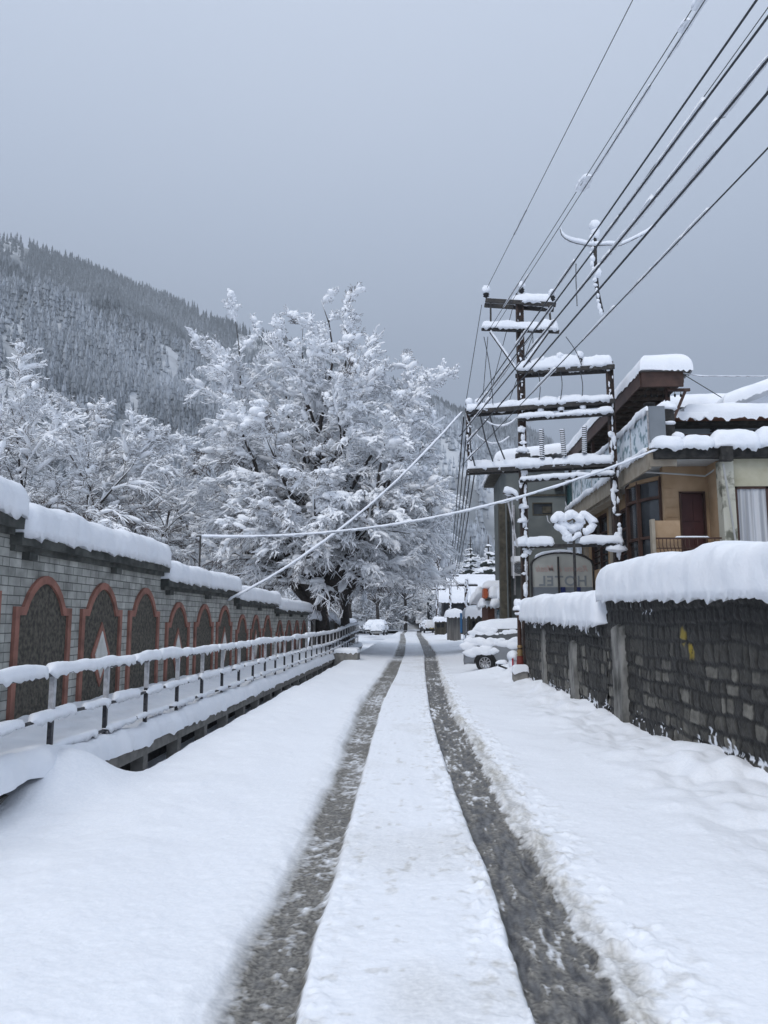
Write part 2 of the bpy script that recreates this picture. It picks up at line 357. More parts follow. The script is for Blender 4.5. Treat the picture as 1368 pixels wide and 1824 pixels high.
def build_road():
    ys = 1.3 * np.exp(np.arange(0, 1480) * .00308)
    xs = np.linspace(XL, XR, 520)
    Y, X = np.meshgrid(ys, xs, indexing='ij')
    wob = .03 * fbm(Y * 2.2, X * 0 + 1, 0, 4, 41); wob2 = .05 * fbm(Y * 2.5, X * 0 + 9, 0, 4, 42) 
    fine = .022 * fbm(Y * 14, X * 14, 0, 2, 77)
    l0, l1 = lt0(Y) + wob * .8, lt1(Y) + wob * .4 + fine * .3; r0, r1, rd = rt0(Y) + wob * .3 + fine * .4, rt1(Y) + wob2 + fine * 2, rtd(Y) + wob2 * .8 + fine * 2
    H = snow_h(X, Y) + .004 * fbm(X * 22, Y * 18, 0, 2, 25) * sm(14, 6, Y) + .02 * np.maximum(0, fbm(X * 6, Y * 5, 0, 3, 26) - .35)
    mid = sm(-.15, .1, X - l1) * sm(-.15, .1, r0 - X)
    H = H * (1 - mid * .7) + mid * (.008 * fbm(X * 9, Y * 1.2, 0, 3, 51) + .006 * fbm(X * 16, Y * 16, 0, 3, 52))
    # footprints-like crumbs along the tracks
    def inside(a, b, s0, s1): return sm(-s0, s0 * .5, X - a) * sm(-s1, s1 * .5, b - X)
    near = np.clip(9 / Y, .3, 1)
    L_ = inside(l0, l1, .17, .04); Rr = inside(r0, rd, .03, .08); RS = inside(rd - .05, r1, .05, .07)
    lump = np.clip(.6 * fbm(X * 17, Y * 13, 0, 3, 61) * 1.5 + .7 * fbm(X * 42, Y * 34, 0, 3, 63), -1, 1) * sm(-.02, .2, X - l0 + .06)
    lump2 = np.clip(.8 * fbm(X * 24, Y * 6, 0, 3, 62) * 1.5 + .5 * fbm(X * 50, Y * 30, 0, 3, 64), -1, 1)
    tr = np.maximum(L_, Rr)
    H = H * (1 - tr) + tr * (-.075) + L_ * .014 * lump + Rr * (.014 * lump2 + .012 * fbm(X * 16, Y * .5, 0, 2, 66))
    bank = np.clip(RS - Rr * .9, 0, 1)
    chunk = np.maximum(0, fbm(X * 9, Y * 8, 0, 4, 71) + .12)
    H = H + bank * (.075 * chunk - .02)
    # crumbs thrown over the central strip and the right shoulder
    cr_ = sm(.45, 0, X - r1) * sm(-.05, .05, X - r1) + sm(.35, 0, r0 - X) * sm(-.02, .05, r0 - X) + .7 * sm(.3, 0, X - l1) * sm(-.02, .05, X - l1) * sm(10, 5, Y)
    H = H + cr_ * np.maximum(0, fbm(X * 15, Y * 13, 0, 3, 81) - .05) * .065
    soft = sm(.35, 0, l0 - X) * sm(-.1, .05, l0 - X)
    H = H + soft * .02 * fbm(X * 8, Y * 6, 0, 3, 83)
    wet = L_ * (.52 - .34 * lump) + Rr * (.74 - .52 * lump2) 
    big = fbm(X * .9, Y * .35, 0, 2, 91)
    streak = fbm(X * 26, Y * .8, 0, 3, 92); pat = fbm(X * 2.2, Y * 1.1, 0, 3, 94)
    wet = np.clip(wet + Rr * (.12 * big + .22 * streak + .30 * pat) + L_ * (.10 * streak + .22 * pat), 0, 1); wet = np.maximum(wet, bank * (.26 - .5 * chunk))
    # at distance the tracks are half snowed over in places
    patch = sm(.1, .5, fbm(Y * .16, X * 0 + 4, 0, 2, 93)) * sm(14, 22, Y)
    wet = wet * (1 - .5 * patch)
    yel = np.clip(fbm(X * 1.3, Y * .8, 0, 3, 95) * 1.8 - .35, 0, 1) * mid * .35
    dirt = np.clip(bank * (.68 + .4 * lump + .5 * pat) + cr_ * np.clip(fbm(X * 11, Y * 10, 0, 3, 97) * 2 - .25, 0, .7) + yel + soft * .12 + mid * .45 * sm(.42, .62, fbm(X * 12, Y * 9, 0, 3, 99)), 0, 1)
    ed = np.minimum(X - XL, XR - X); ed2 = np.minimum(Y - ys[0], ys[-1] - Y)
    H = H - .12 * sm(.12, 0, ed) - .1 * sm(1, 0, ed2)
    V = np.stack([X, Y, H], -1).reshape(-1, 3)
    i = np.arange(len(ys) * len(xs)).reshape(len(ys), len(xs))
    q = np.stack([i[:-1, :-1], i[:-1, 1:], i[1:, 1:], i[1:, :-1]], -1).reshape(-1, 4)
    o = obj('road', V, [q], M['road'], attr=dict(wet=wet, dirt=dirt)); tag(o, 'snow covered road with two grey slushy wheel tracks', None, kind='structure')
build_road()
# wide ground around the fine road strip
def build_ground():
    mb = MB()
    def sheet(x0, x1, y0, y1, nx, ny, seed, a=.06, z0=0.02):
        xs = np.linspace(x0, x1, nx); ys = np.linspace(y0, y1, ny); X, Y = np.meshgrid(xs, ys, indexing='ij')
        Z = z0 + a * fbm(X * .5, Y * .4, 0, 4, seed)
        i = np.arange(nx * ny).reshape(nx, ny); q = np.stack([i[:-1, :-1], i[1:, :-1], i[1:, 1:], i[:-1, 1:]], -1).reshape(-1, 4)
        mb.add(np.stack([X, Y, Z], -1).reshape(-1, 3), q)
    sheet(4.1, 30, -10, 125, 120, 500, 5); sheet(-60, -3.62, -10, 125, 100, 260, 6, .05, -.42)
    sheet(30, 900, -10, 125, 10, 10, 7); sheet(-900, -60, -10, 125, 10, 10, 8, .05, -.1)
    sheet(-900, 900, 123, 2400, 80, 100, 9, .3, .0); sheet(-3.6, 4.15, -10, 1.4, 40, 40, 10)
    sheet(-900, 900, -300, -10, 10, 10, 9)
    o = mb.build('ground', M['snow_far'], smooth=True); tag(o, 'snow covered open ground beside the road', None, kind='structure')
build_ground()

# ------------------------------------------------------------------ left boundary wall: five stepped sections
def brick_mat():
    m = bpy.data.materials.new('block_masonry'); m.use_nodes = True; t = m.node_tree; b = t.nodes['Principled BSDF']
    tcn = N(t, 'ShaderNodeTexCoord'); sp = N(t, 'ShaderNodeSeparateXYZ'); cb = N(t, 'ShaderNodeCombineXYZ')
    t.links.new(tcn.outputs['Object'], sp.inputs[0]); t.links.new(sp.outputs[1], cb.inputs[0]); t.links.new(sp.outputs[2], cb.inputs[1])
    br = N(t, 'ShaderNodeTexBrick'); br.inputs['Scale'].default_value = 1; br.inputs['Brick Width'].default_value = .30; br.inputs['Row Height'].default_value = .115
    br.inputs['Mortar Size'].default_value = .006; br.inputs['Mortar Smooth'].default_value = .3; br.offset_frequency = 2
    br.inputs['Color1'].default_value = (.30, .305, .28, 1); br.inputs['Color2'].default_value = (.46, .46, .425, 1); br.inputs['Mortar'].default_value = (.11, .115, .11, 1)
    t.links.new(cb.outputs[0], br.inputs['Vector'])
    n = N(t, 'ShaderNodeTexNoise'); n.inputs['Scale'].default_value = 3.5; n.inputs['Detail'].default_value = 8; t.links.new(tcn.outputs['Object'], n.inputs['Vector'])
    r = N(t, 'ShaderNodeMapRange'); r.inputs[1].default_value = .3; r.inputs[2].default_value = .7; r.inputs[3].default_value = .55; r.inputs[4].default_value = 1.2
    t.links.new(n.outputs[0], r.inputs[0])
    mu = N(t, 'ShaderNodeVectorMath', operation='SCALE'); t.links.new(br.outputs[0], mu.inputs[0]); t.links.new(r.outputs[0], mu.inputs[3])
    t.links.new(mu.outputs[0], b.inputs['Base Color']); b.inputs['Roughness'].default_value = .85
    bp = N(t, 'ShaderNodeBump'); bp.inputs['Strength'].default_value = .8; bp.inputs['Distance'].default_value = .02; bp.invert = True
    ad_ = N(t, 'ShaderNodeMath', operation='MULTIPLY_ADD'); ad_.inputs[1].default_value = -.25
    t.links.new(n.outputs[0], ad_.inputs[0]); t.links.new(br.outputs['Fac'], ad_.inputs[2])
    t.links.new(ad_.outputs[0], bp.inputs['Height']); t.links.new(bp.outputs[0], b.inputs['Normal'])
    return m
M['block'] = brick_mat()
WX = -5.0
def arch_outline(y0, y1, zb, zt, inset=0.0, n=10):
    """panel outline in the (y,z) plane: straight sides, small shoulders, round head"""
    w_ = y1 - y0; bump = .42; sh = .13 * w_; zs = zt - bump - inset * .0
    a, b_ = y0 + inset, y1 - inset
    pts = [(a, zb), (b_, zb), (b_, zs - inset), (b_ - sh + inset * .5, zs - inset)]
    c = (a + b_) / 2; half = (b_ - sh + inset * .5) - c
    for k in range(1, n):
        f = k / n; x = 1 - 2 * f  # 1..-1
        s_ = abs(x); zz = (1 - s_ ** 1.9) ** .8 if s_ < .98 else 0
        pts.append((c + half * x, zs - inset + (bump) * zz))
    pts += [(a + sh - inset * .5, zs - inset), (a, zs - inset)]
    return pts
secs = [(3.4, 9.4, 2.76, .18, 0.42, 'tallest section of the grey block boundary wall, at the left edge of the photo'),
        (9.4, 15.12, 2.57, .15, .42, 'long near section of the grey block wall with three large arched panels'),
        (15.12, 21.25, 2.31, .14, .38, 'second stepped section of the block wall, where two arched panels carry white diamonds'),
        (21.25, 27.3, 2.11, .14, .38, 'third stepped section of the block wall, under the end of the thick sloping cable'),
        (27.3, 35.7, 1.95, .12, .38, 'lowest and farthest section of the block wall, ending at the big tree trunk')]
pitch = 1.93; arch_n = 0
ZB = .25
for si, (y0, y1, cb_, ct, sh, lab) in enumerate(secs):
    th = thing('boundary_wall', lab, 'wall', (WX, (y0 + y1) / 2, 0), 0, 'stepped sections of the block boundary wall')
    top = cb_
    mb = MB(); mb.box((WX - .35, y0, -.2), (WX, y1, top)); mb.build('masonry', M['block'], th)
    mb = MB(); mb.box((WX - .5, y0 - .02, top), (WX + .16, y1 + .10, top + ct)); mb.box((WX - .4, y0, top - .07), (WX + .07, y1 - .03, top))
    for q in np.arange(y0 + .3, y1, 2.9): mb.box((WX, q, top - .16), (WX + .10, q + .22, top - .068))
    mb.build('coping', M['coping'], th)
    mb = MB(); snow_strip(mb, [(WX - .17, y0 - .02, top + ct), (WX - .17, y1 + .06, top + ct)], .43, sh, ds=.04, drip=.05, amp=.10, seed=si + 1, taper=.22, m=28, power=.5)
    mb.build('snow_cap', M['snow'], th, smooth=True)
    # arched panels
    starts = [[3.75, 5.7, 7.62], [9.56, 11.5, 13.43], [15.47, 17.46, 19.4], [21.5, 23.39, 25.25], [27.6, 29.6, 31.6, 33.6]][si]
    zt = [2.42, 2.24, 2.03, 1.82, 1.66][si]
    for k, s0 in enumerate(starts):
        s1 = s0 + (1.58 if si < 3 else 1.48)
        if s1 > y1: continue
        outer = arch_outline(s0, s1, ZB, zt); inner = arch_outline(s0, s1, ZB, zt, .105)
        mb = MB(); n = len(outer)
        V = [(WX + .045, y, z) for y, z in outer] + [(WX + .045, y, z) for y, z in inner]
        V += [(WX - .01, y, z) for y, z in outer] + [(WX - .01, y, z) for y, z in inner]
        mb.add(V, [(i, (i + 1) % n, n + (i + 1) % n, n + i) for i in range(1, n)], [(i, (i + 1) % n, 2 * n + (i + 1) % n, 2 * n + i) for i in range(n)], [(n + i, 3 * n + i, 3 * n + (i + 1) % n, n + (i + 1) % n) for i in range(n)])
        fr_ = mb.build('arch_frame', M['terracotta'], th)
        c = (sum(p[0] for p in inner) / n, (ZB + zt) / 2)
        mb = MB(); mb.poly([(WX + .004, y, z) for y, z in inner], (.006, 0, 0)); mb.build('arch_panel', M['panel'], th)
        if si and arch_n % 2 == 1:
            cy, cz = (s0 + s1) / 2, 1.1 + (zt - 2.2) * .6
            for nm, a_, b_, x_, mt in (('diamond_frame', .36, .50, .03, 'terracotta'), ('diamond', .24, .36, .042, 'white_paint')):
                mb = MB(); mb.poly([(WX + .011, cy - a_, cz), (WX + .011, cy, cz - b_), (WX + .011, cy + a_, cz), (WX + .011, cy, cz + b_)], (x_ - .011, 0, 0)); mb.build(nm, M[mt], th)
        if si: arch_n += 1

# ------------------------------------------------------------------ raised walkway with snow, railing
DX = -3.45
DTOP = .15
def build_walk():
    th = thing('raised_walkway', 'raised concrete walkway under deep snow beside the block wall, dark gaps beneath it', 'walkway', (DX, 20, 0))
    mb = MB(); mb.box((DX - .12, 7.9, DTOP - .17), (DX + .02, 48, DTOP)); mb.build('edge_beam', M['concrete'], th)
    mb = MB(); mb.box((WX + .002, 3, DTOP - .12), (DX - .123, 48, DTOP - .01)); mb.build('slab', M['concrete'], th)
    for y in np.arange(8.6, 47, 1.42):
        mb = MB(); mb.box((DX - .16, y, -.6), (DX - .002, y + .17, DTOP - .171)); mb.build('support', M['concrete'], th)
    mb = MB(); mb.box((DX - .7, 3, -.5), (DX - .6, 48, DTOP - .13)); mb.build('channel_wall', M['rubble'], th)
    # snow: heightfield between wall and edge
    ys = np.concatenate([np.linspace(3, 20, 420), np.linspace(20.1, 48, 260)]); xs = np.linspace(WX + .01, DX + .07, 60)
    Y, X = np.meshgrid(ys, xs, indexing='ij'); t = (X - xs[0]) / (xs[-1] - xs[0])
    H = DTOP + .16 + .05 * fbm(X * 1.6, Y * .8, 0, 3, 101) + .16 * sm(.7, 0, t) + .04 * sm(.6, .9, t) * (1 + fbm(Y * 1.7, 3, 0, 2, 105))
    H = H + .02 * fbm(X * 6, Y * 4, 0, 3, 102)
    e = np.clip((1 - t) * 1.6 / .16, 0, 1); H = DTOP - .02 + (H - DTOP + .02) * (1 - (1 - e) ** 2) ** .5 
    X = X + sm(.8, 1, t) * .05 * fbm(Y * 3, 7, 0, 3, 103)
    last = (t > .999); H = np.where(last, H - .0 - .07 * np.maximum(0, fbm(Y * 5, 1, 0, 3, 104)), H)
    H = H + .16 * np.exp(-(((X + 3.6) / .5) ** 2 + ((Y - 6.9) / 1.0) ** 2))
    i = np.arange(Y.size).reshape(Y.shape); q = np.stack([i[:-1, :-1], i[:-1, 1:], i[1:, 1:], i[1:, :-1]], -1).reshape(-1, 4)
    obj('snow_cover', np.stack([X, Y, H], -1).reshape(-1, 3), [q], M['snow'], th)
    mb = MB(); mb.box((DX - .3, 3.0, -.4), (DX - .06, 7.9, DTOP - .08))
    for _ in range(90):
        y = rng.uniform(3.6, 7.9); mb.blob((DX - .05, y, rng.uniform(-.3, .02)), (rng.uniform(.04, .09), rng.uniform(.06, .14), rng.uniform(.05, .09)), .4)
    mb.build('rubble_edge', M['rubble'], th)
build_walk()

def build_fence():
    th = thing('railing', 'long black metal railing loaded with snow along the raised walkway', 'railing', (DX, 20, 0))
    y_end = 46.5
    def ztop(y): return 1.14 + .28 * sm(30, 46, y)
    fx = DX - .10
    posts = list(np.arange(7.64 - 2 * 1.335, y_end, 1.335)); pn = 0
    for y in posts:
        zt = ztop(y); b = .28
        mb = MB(); mb.box((fx - .022, y - .022, b - .1), (fx + .022, y + .022, zt - .36)); p = mb.build('post', M['post_dark'], th)
        mb = MB(); mb.box((fx - .025, y - .025, zt - .36), (fx + .025, y + .025, zt - .02)); mb.build('upper_post', M['post_light'], p)
    rail_y = np.linspace(3.2, y_end, 90)
    for nm, off, r, sw, sh, sd in (('top_rail', 0, .026, .05, .085, 1), ('middle_rail', -.42, .018, .042, .055, 2), ('lower_rail', -.71, .018, .036, .04, 3)):
        pts = [(fx, y, ztop(y) + off + .012 * math.sin(y * 2.3 + sd)) for y in rail_y]
        mb = MB(); mb.tube(pts, r, 8); rl = mb.build(nm, M['post_dark'], th, smooth=True)
        mb = MB(); y = 3.2; rs = np.random.default_rng(sd)
        while y < y_end:
            ln = rs.uniform(.9, 2.6) if sd == 1 else rs.uniform(.35, 1.3)
            e = min(y + ln, y_end)
            k = rs.uniform(.8, 1.35)
            snow_strip(mb, [(fx, q, ztop(q) + off + r * .5) for q in np.linspace(y, e, 6)], sw * (.9 + .2 * k), sh * k, ds=.05, drip=.035, amp=.35, fr=4, m=12, seed=int(y * 10) + sd, taper=.10)
            y = e + (rs.uniform(0.0, .03) if sd == 1 else rs.uniform(.02, .28))
        mb.build('snow', M['snow'], rl, smooth=True)
build_fence()
# concrete block by the walkway
th = thing('concrete_block', 'low square concrete block under a pad of snow beside the far walkway', 'block', (-2.95, 32.5, 0))
mb = MB(); mb.box((-3.4, 31.8, -.2), (-2.45, 33.2, .38)); mb.build('body', M['concrete'], th)
mb = MB(); snow_slab(mb, (-3.4, 31.8, .38), (-2.45, 31.8, .38), (-2.45, 33.2, .38), (-3.4, 33.2, .38), .14, .15, .02); mb.build('snow', M['snow'], th, smooth=True)

# ------------------------------------------------------------------ right stone wall (coursed rubble heightfield)
def stone_mat():
    m = bpy.data.materials.new('wet_stone'); m.use_nodes = True; t = m.node_tree; b = t.nodes['Principled BSDF']
    tcn = N(t, 'ShaderNodeTexCoord')
    n = N(t, 'ShaderNodeTexNoise'); n.inputs['Scale'].default_value = 9; n.inputs['Detail'].default_value = 8; t.links.new(tcn.outputs['Object'], n.inputs['Vector'])
    r = N(t, 'ShaderNodeMapRange'); r.inputs[1].default_value = .25; r.inputs[2].default_value = .75; r.inputs[3].default_value = .45; r.inputs[4].default_value = 1.5
    t.links.new(n.outputs[0], r.inputs[0])
    cr = N(t, 'ShaderNodeValToRGB'); t.links.new(attr_node(t, 'tone'), cr.inputs[0])
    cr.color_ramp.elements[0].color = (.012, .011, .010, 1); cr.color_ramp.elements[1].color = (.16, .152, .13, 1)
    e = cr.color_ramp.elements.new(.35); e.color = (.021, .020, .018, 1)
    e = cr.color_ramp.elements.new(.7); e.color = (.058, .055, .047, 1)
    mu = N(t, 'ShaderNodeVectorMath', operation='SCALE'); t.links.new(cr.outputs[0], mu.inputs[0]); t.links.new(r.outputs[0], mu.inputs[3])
    yl = N(t, 'ShaderNodeMix', data_type='RGBA'); t.links.new(attr_node(t, 'yellow'), yl.inputs[0]); t.links.new(mu.outputs[0], yl.inputs[6]); yl.inputs[7].default_value = (.35, .26, .03, 1)
    sn = N(t, 'ShaderNodeMix', data_type='RGBA'); t.links.new(attr_node(t, 'snow'), sn.inputs[0]); t.links.new(yl.outputs[2], sn.inputs[6]); sn.inputs[7].default_value = (.8, .83, .88, 1)
    t.links.new(sn.outputs[2], b.inputs['Base Color']); b.inputs['Roughness'].default_value = .62; b.inputs['Specular IOR Level'].default_value = .35
    bp = N(t, 'ShaderNodeBump'); bp.inputs['Strength'].default_value = .7; bp.inputs['Distance'].default_value = .02
    n3 = N(t, 'ShaderNodeTexNoise'); n3.inputs['Scale'].default_value = 28; n3.inputs['Detail'].default_value = 6; t.links.new(tcn.outputs['Object'], n3.inputs['Vector'])
    t.links.new(n3.outputs[0], bp.inputs['Height']); t.links.new(bp.outputs[0], b.inputs['Normal'])
    return m
M['stone'] = stone_mat()
def stone_section(parent, ya, yb, zt0, zt1, seed):
    rs = np.random.default_rng(seed)
    ds = .017
    n = int((yb - ya) / ds); S = np.linspace(ya, yb, n); nz_ = 150
    Tt = np.linspace(0, 1, nz_)
    SS, TT = np.meshgrid(S, Tt, indexing='ij')
    ZT = zt0 + (zt1 - zt0) * (SS - ya) / (yb - ya) 
    Z = -.35 + TT * (ZT + .35)
    # courses
    zed = [-.6]
    while zed[-1] < 2.6: zed.append(zed[-1] + rs.uniform(.165, .245))
    zed = np.array(zed)
    Zw = Z + .012 * fbm(SS * 11, Z * 9, 0, 2, seed + 2) + .035 * fbm(SS * 1.4, Z * 2, 0, 2, seed) + .02 * fbm(SS * 4.5, Z * 1.2, 0, 2, seed + 1)
    row = np.clip(np.searchsorted(zed, Zw) - 1, 0, len(zed) - 2)
    dist = np.full(SS.shape, 9.0); tone = np.zeros(SS.shape); bulge = np.zeros(SS.shape); tilt = np.zeros(SS.shape)
    for r_ in range(len(zed) - 1):
        m_ = row == r_
        if not m_.any(): continue
        e = [ya - .4]
        while e[-1] < yb + .4: e.append(e[-1] + rs.uniform(.13, .34))
        e = np.array(e); k = len(e)
        tn = rs.uniform(0, 1, k) ** 1.7; bl = rs.uniform(.4, 1.2, k); tx = rs.uniform(-1, 1, k); rr = rs.uniform(.02, .05, k); sh = rs.uniform(0, .03, k)
        s_ = (SS + .022 * fbm(SS * 9, Z * 9, 0, 2, seed + r_) + .05 * fbm(SS * 3, Z * 5, 0, 2, seed + 60))[m_]; z_ = Zw[m_]
        c = np.clip(np.searchsorted(e, s_) - 1, 0, k - 2)
        u = np.minimum(s_ - e[c], e[c + 1] - s_); v = np.minimum(z_ - zed[r_] , zed[r_ + 1] - z_) - sh[c] * .3
        rad = .045
        uu = np.maximum(0, rad - u); vv = np.maximum(0, rad - v)
        d = rad - np.sqrt(uu ** 2 + vv ** 2)
        dist[m_] = d; tone[m_] = tn[c]; bulge[m_] = bl[c]; tilt[m_] = tx[c] * (s_ - (e[c] + e[c + 1]) / 2)
    face = sm(-.006, .026, dist - .006 - .008 * fbm(SS * 14, Z * 14, 0, 2, seed + 77))
    D = face * (.010 + .012 * bulge + tilt * .08) + .014 * fbm(SS * 7, Z * 7, 0, 3, seed + 3) * face + .006 * fbm(SS * 25, Z * 25, 0, 2, seed + 4)
    D += .03 * fbm(SS * .6, Z * .6, 0, 2, seed + 8)
    low = sm(1.75, .9, Z)  # pale stones low and near, darker band at the top
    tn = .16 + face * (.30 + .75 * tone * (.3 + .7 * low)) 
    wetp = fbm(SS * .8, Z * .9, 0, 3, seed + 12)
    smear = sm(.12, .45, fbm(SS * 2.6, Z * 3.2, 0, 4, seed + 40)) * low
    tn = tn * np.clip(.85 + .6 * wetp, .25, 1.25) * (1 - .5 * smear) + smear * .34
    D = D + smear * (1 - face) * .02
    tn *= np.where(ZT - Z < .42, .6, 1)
    yellow = np.zeros(SS.shape)
    for (u, v) in ((1268, 1133), (1283, 1160)):
        p = PX(u, v, 3.62); yc = p[1]
        yellow = np.maximum(yellow, sm(.13, .06, np.hypot((SS - yc) , (Z - p[2])) + .05 * fbm(SS * 12, Z * 12, 0, 2, 5)) * (face > .5) * .7)
    sb = snow_h(wall_x(SS) - .05, SS)
    snow = ((fbm(SS * 13, Z * 9, 0, 3, seed + 30) + sm(.28, .0, Z - sb) * .62 > .64) & (Z - sb < .3) & (face < .9)).astype(float) * .9
    snow = np.maximum(snow, ((fbm(SS * 11, Z * 4, 0, 3, seed + 31) > .50) & (ZT - Z < .26) & (SS > 11)).astype(float) * .9)
    X = wall_x(SS) - D
    # top roll-in
    i = np.arange(n * nz_).reshape(n, nz_); q = np.stack([i[:-1, :-1], i[:-1, 1:], i[1:, 1:], i[1:, :-1]], -1).reshape(-1, 4)
    V = np.stack([X, SS, Z], -1).reshape(-1, 3)
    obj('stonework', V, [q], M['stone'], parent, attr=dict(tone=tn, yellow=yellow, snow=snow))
    mb = MB(); mb.poly([(wall_x(ya) + .01, ya, -.35), (wall_x(ya) + .45, ya, -.35), (wall_x(yb) + .45, yb, -.35), (wall_x(yb) + .01, yb, -.35)], (0, 0, zt1 + .35 - .01))
    mb.build('core', M['rubble'], parent)
th = thing('stone_wall', 'high near section of the dark stone wall with a thick rounded snow cap and pale pilaster', 'wall', (3.5, 10, 0), 0, 'dark stone garden wall')
stone_section(th, 3.5, 13.3, 1.84, 2.03, 5)
mb = MB(); snow_strip(mb, [(wall_x(y) + .20, y, 1.82 + .19 * (y - 3.5) / 9.8) for y in np.linspace(3.5, 13.38, 30)], .42, .56, ds=.035, drip=.05, amp=.07, seed=31, m=34, taper=.34, power=.5)
mb.build('snow_cap', M['snow'], th, smooth=True)
mb = MB()
y0 = 13.55
g = np.linspace(0, 1, 40); 
for (ya, yb, z0, z1) in ((12.25, 12.85, -.2, 1.62),):
    U, W = np.meshgrid(np.linspace(0, 1, 24), np.linspace(0, 1, 90), indexing='ij')
    ed = np.minimum(np.minimum(U, 1 - U) * 4, np.minimum(1, (1 - W) * 8)); 
    yy = ya + (yb - ya) * U + .03 * fbm(W * 9, U * 0 + 3, 0, 3, 8); zz = z0 + (z1 - z0) * W + .05 * fbm(U * 5, 2, 0, 2, 6) * (W > .9)
    xx = wall_x(yy) + .06 - (.15 * sm(0, .5, ed)) + .012 * fbm(U * 6, W * 14, 0, 3, 9)
    i = np.arange(U.size).reshape(U.shape); q = np.stack([i[:-1, :-1], i[:-1, 1:], i[1:, 1:], i[1:, :-1]], -1).reshape(-1, 4)
    mb.add(np.stack([xx, yy, zz], -1).reshape(-1, 3), q)
M['plaster_dirty'] = pmat('plaster_dirty', (.05, .05, .045), .9, (.24, .235, .22), 5, 10, bump=.8, bscale=30, lo=.32, hi=.62, stretch=(1, 1, .45))
mb.build('pilaster', M['plaster_dirty'], th, smooth=True)

th = thing('stone_wall', 'lower far section of the dark stone wall, next to the brown lamp post', 'wall', (3.2, 18, 0), 0, 'dark stone garden wall')
stone_section(th, 13.3, 20.4, 1.63, 1.75, 9)
mb = MB(); snow_strip(mb, [(wall_x(y) + .21, y, 1.61 + .12 * (y - 13.3) / 7.1) for y in np.linspace(13.22, 20.5, 20)], .43, .54, ds=.04, drip=.08, amp=.09, seed=37, m=30, taper=.32, power=.52)
mb.build('snow_cap', M['snow'], th, smooth=True)
for ya, yb, zt in ((15.2, 15.7, 1.3), (17.9, 18.2, 1.5)):
    mb = MB(); U, W = np.meshgrid(np.linspace(0, 1, 16), np.linspace(0, 1, 60), indexing='ij')
    yy = ya + (yb - ya) * U + .04 * fbm(W * 9, ya + U * 0, 0, 3, 8); zz = -.2 + (zt + .2) * W
    xx = wall_x(yy) + .04 - .12 * sm(0, .5, np.minimum(U, 1 - U) * 4 * np.minimum(1, (1 - W) * 9)) + .012 * fbm(U * 6, W * 14, 0, 3, 9)
    i = np.arange(U.size).reshape(U.shape); q = np.stack([i[:-1, :-1], i[:-1, 1:], i[1:, 1:], i[1:, :-1]], -1).reshape(-1, 4)
    mb.add(np.stack([xx, yy, zz], -1).reshape(-1, 3), q); mb.build('pilaster', M['plaster_dirty'], th, smooth=True)
# ------------------------------------------------------------------ more materials
M['rust_pole'] = pmat('rust_pole', (.022, .019, .018), .75, (.07, .045, .035), 8, 8, bump=.5)
M['fibre_glass'] = pmat('wind_glass', (.13, .23, .27), .4, (.66, .72, .77), 5, 10, lo=.40, hi=.50, spec=.4)
M['glass_teal'] = pmat('glass_teal', (.05, .12, .13), .2, spec=.5)
M['tan_wall'] = pmat('tan_wall', (.30, .20, .115), .85, (.38, .265, .165), 3, 8, bump=.3)
M['tan_slab'] = pmat('tan_slab', (.26, .22, .17), .9, (.34, .30, .24), 4, 8, bump=.3)
M['cream_wall'] = pmat('cream_wall', (.33, .31, .22), .9, (.45, .43, .33), 2.5, 10, bump=.4)
M['pillar_paint'] = pmat('pillar_paint', (.14, .14, .11), .9, (.46, .45, .38), 4, 10, lo=.38, hi=.5, bump=.5)
M['soffit'] = pmat('soffit', (.33, .33, .32), .9, (.40, .40, .39), 3)
M['black_fascia'] = pmat('black_fascia', (.012, .012, .012), .8, (.04, .038, .035), 8, 8, bump=.4)
M['maroon'] = pmat('maroon', (.045, .014, .014), .5, (.065, .022, .02), 3)
M['brown_metal'] = pmat('brown_metal', (.05, .028, .022), .55, (.08, .045, .035), 6)
M['batten'] = pmat('batten', (.06, .045, .035), .8, (.10, .075, .06), 10, stretch=(1, 8, 1))
M['dark_glass'] = pmat('dark_glass', (.02, .024, .028), .12, (.045, .05, .055), 1.5, spec=.6)
M['curtain'] = pmat('curtain', (.30, .31, .33), .9, (.50, .51, .53), 1, 2, lo=.42, hi=.58, stretch=(14, 14, .15))
M['window_frame'] = pmat('window_frame', (.055, .028, .02), .6)
M['grey_render'] = pmat('grey_render', (.12, .135, .135), .9, (.17, .185, .18), 1.5, 8, bump=.2)
M['mossy_post'] = pmat('mossy_post', (.05, .046, .036), .9, (.10, .09, .068), 5, 8, bump=.4)
M['roof_brown'] = pmat('roof_brown', (.12, .05, .03), .7, (.17, .08, .05), 5)
M['grey_board'] = pmat('grey_board', (.16, .18, .20), .6, (.20, .22, .24), 2)
M['black_letter'] = pmat('black_letter', (.012, .012, .014), .5)
M['sign_panel'] = pmat('sign_panel', (.42, .42, .38), .7, (.52, .52, .47), 2)
M['letter_grey'] = pmat('letter_grey', (.24, .26, .27), .6)
M['letter_red'] = pmat('letter_red', (.52, .38, .34), .7)
M['blue_plastic'] = pmat('blue_plastic', (.012, .022, .10), .4)
M['lamp_brown'] = pmat('lamp_brown', (.05, .022, .015), .5, (.075, .035, .022), 9)
M['lamp_gold'] = pmat('lamp_gold', (.30, .20, .09), .4, metal=.3)
M['lamp_red'] = pmat('lamp_red', (.14, .025, .02), .6)
M['silver_paint'] = pmat('silver_paint', (.23, .24, .255), .4, spec=.5, metal=.3)
M['tyre'] = pmat('tyre', (.012, .012, .013), .8)
M['rim'] = pmat('rim', (.35, .35, .36), .4, metal=.5)
M['plastic_black'] = pmat('plastic_black', (.012, .012, .012), .5)
M['tail_red'] = pmat('tail_red', (.35, .015, .03), .3)
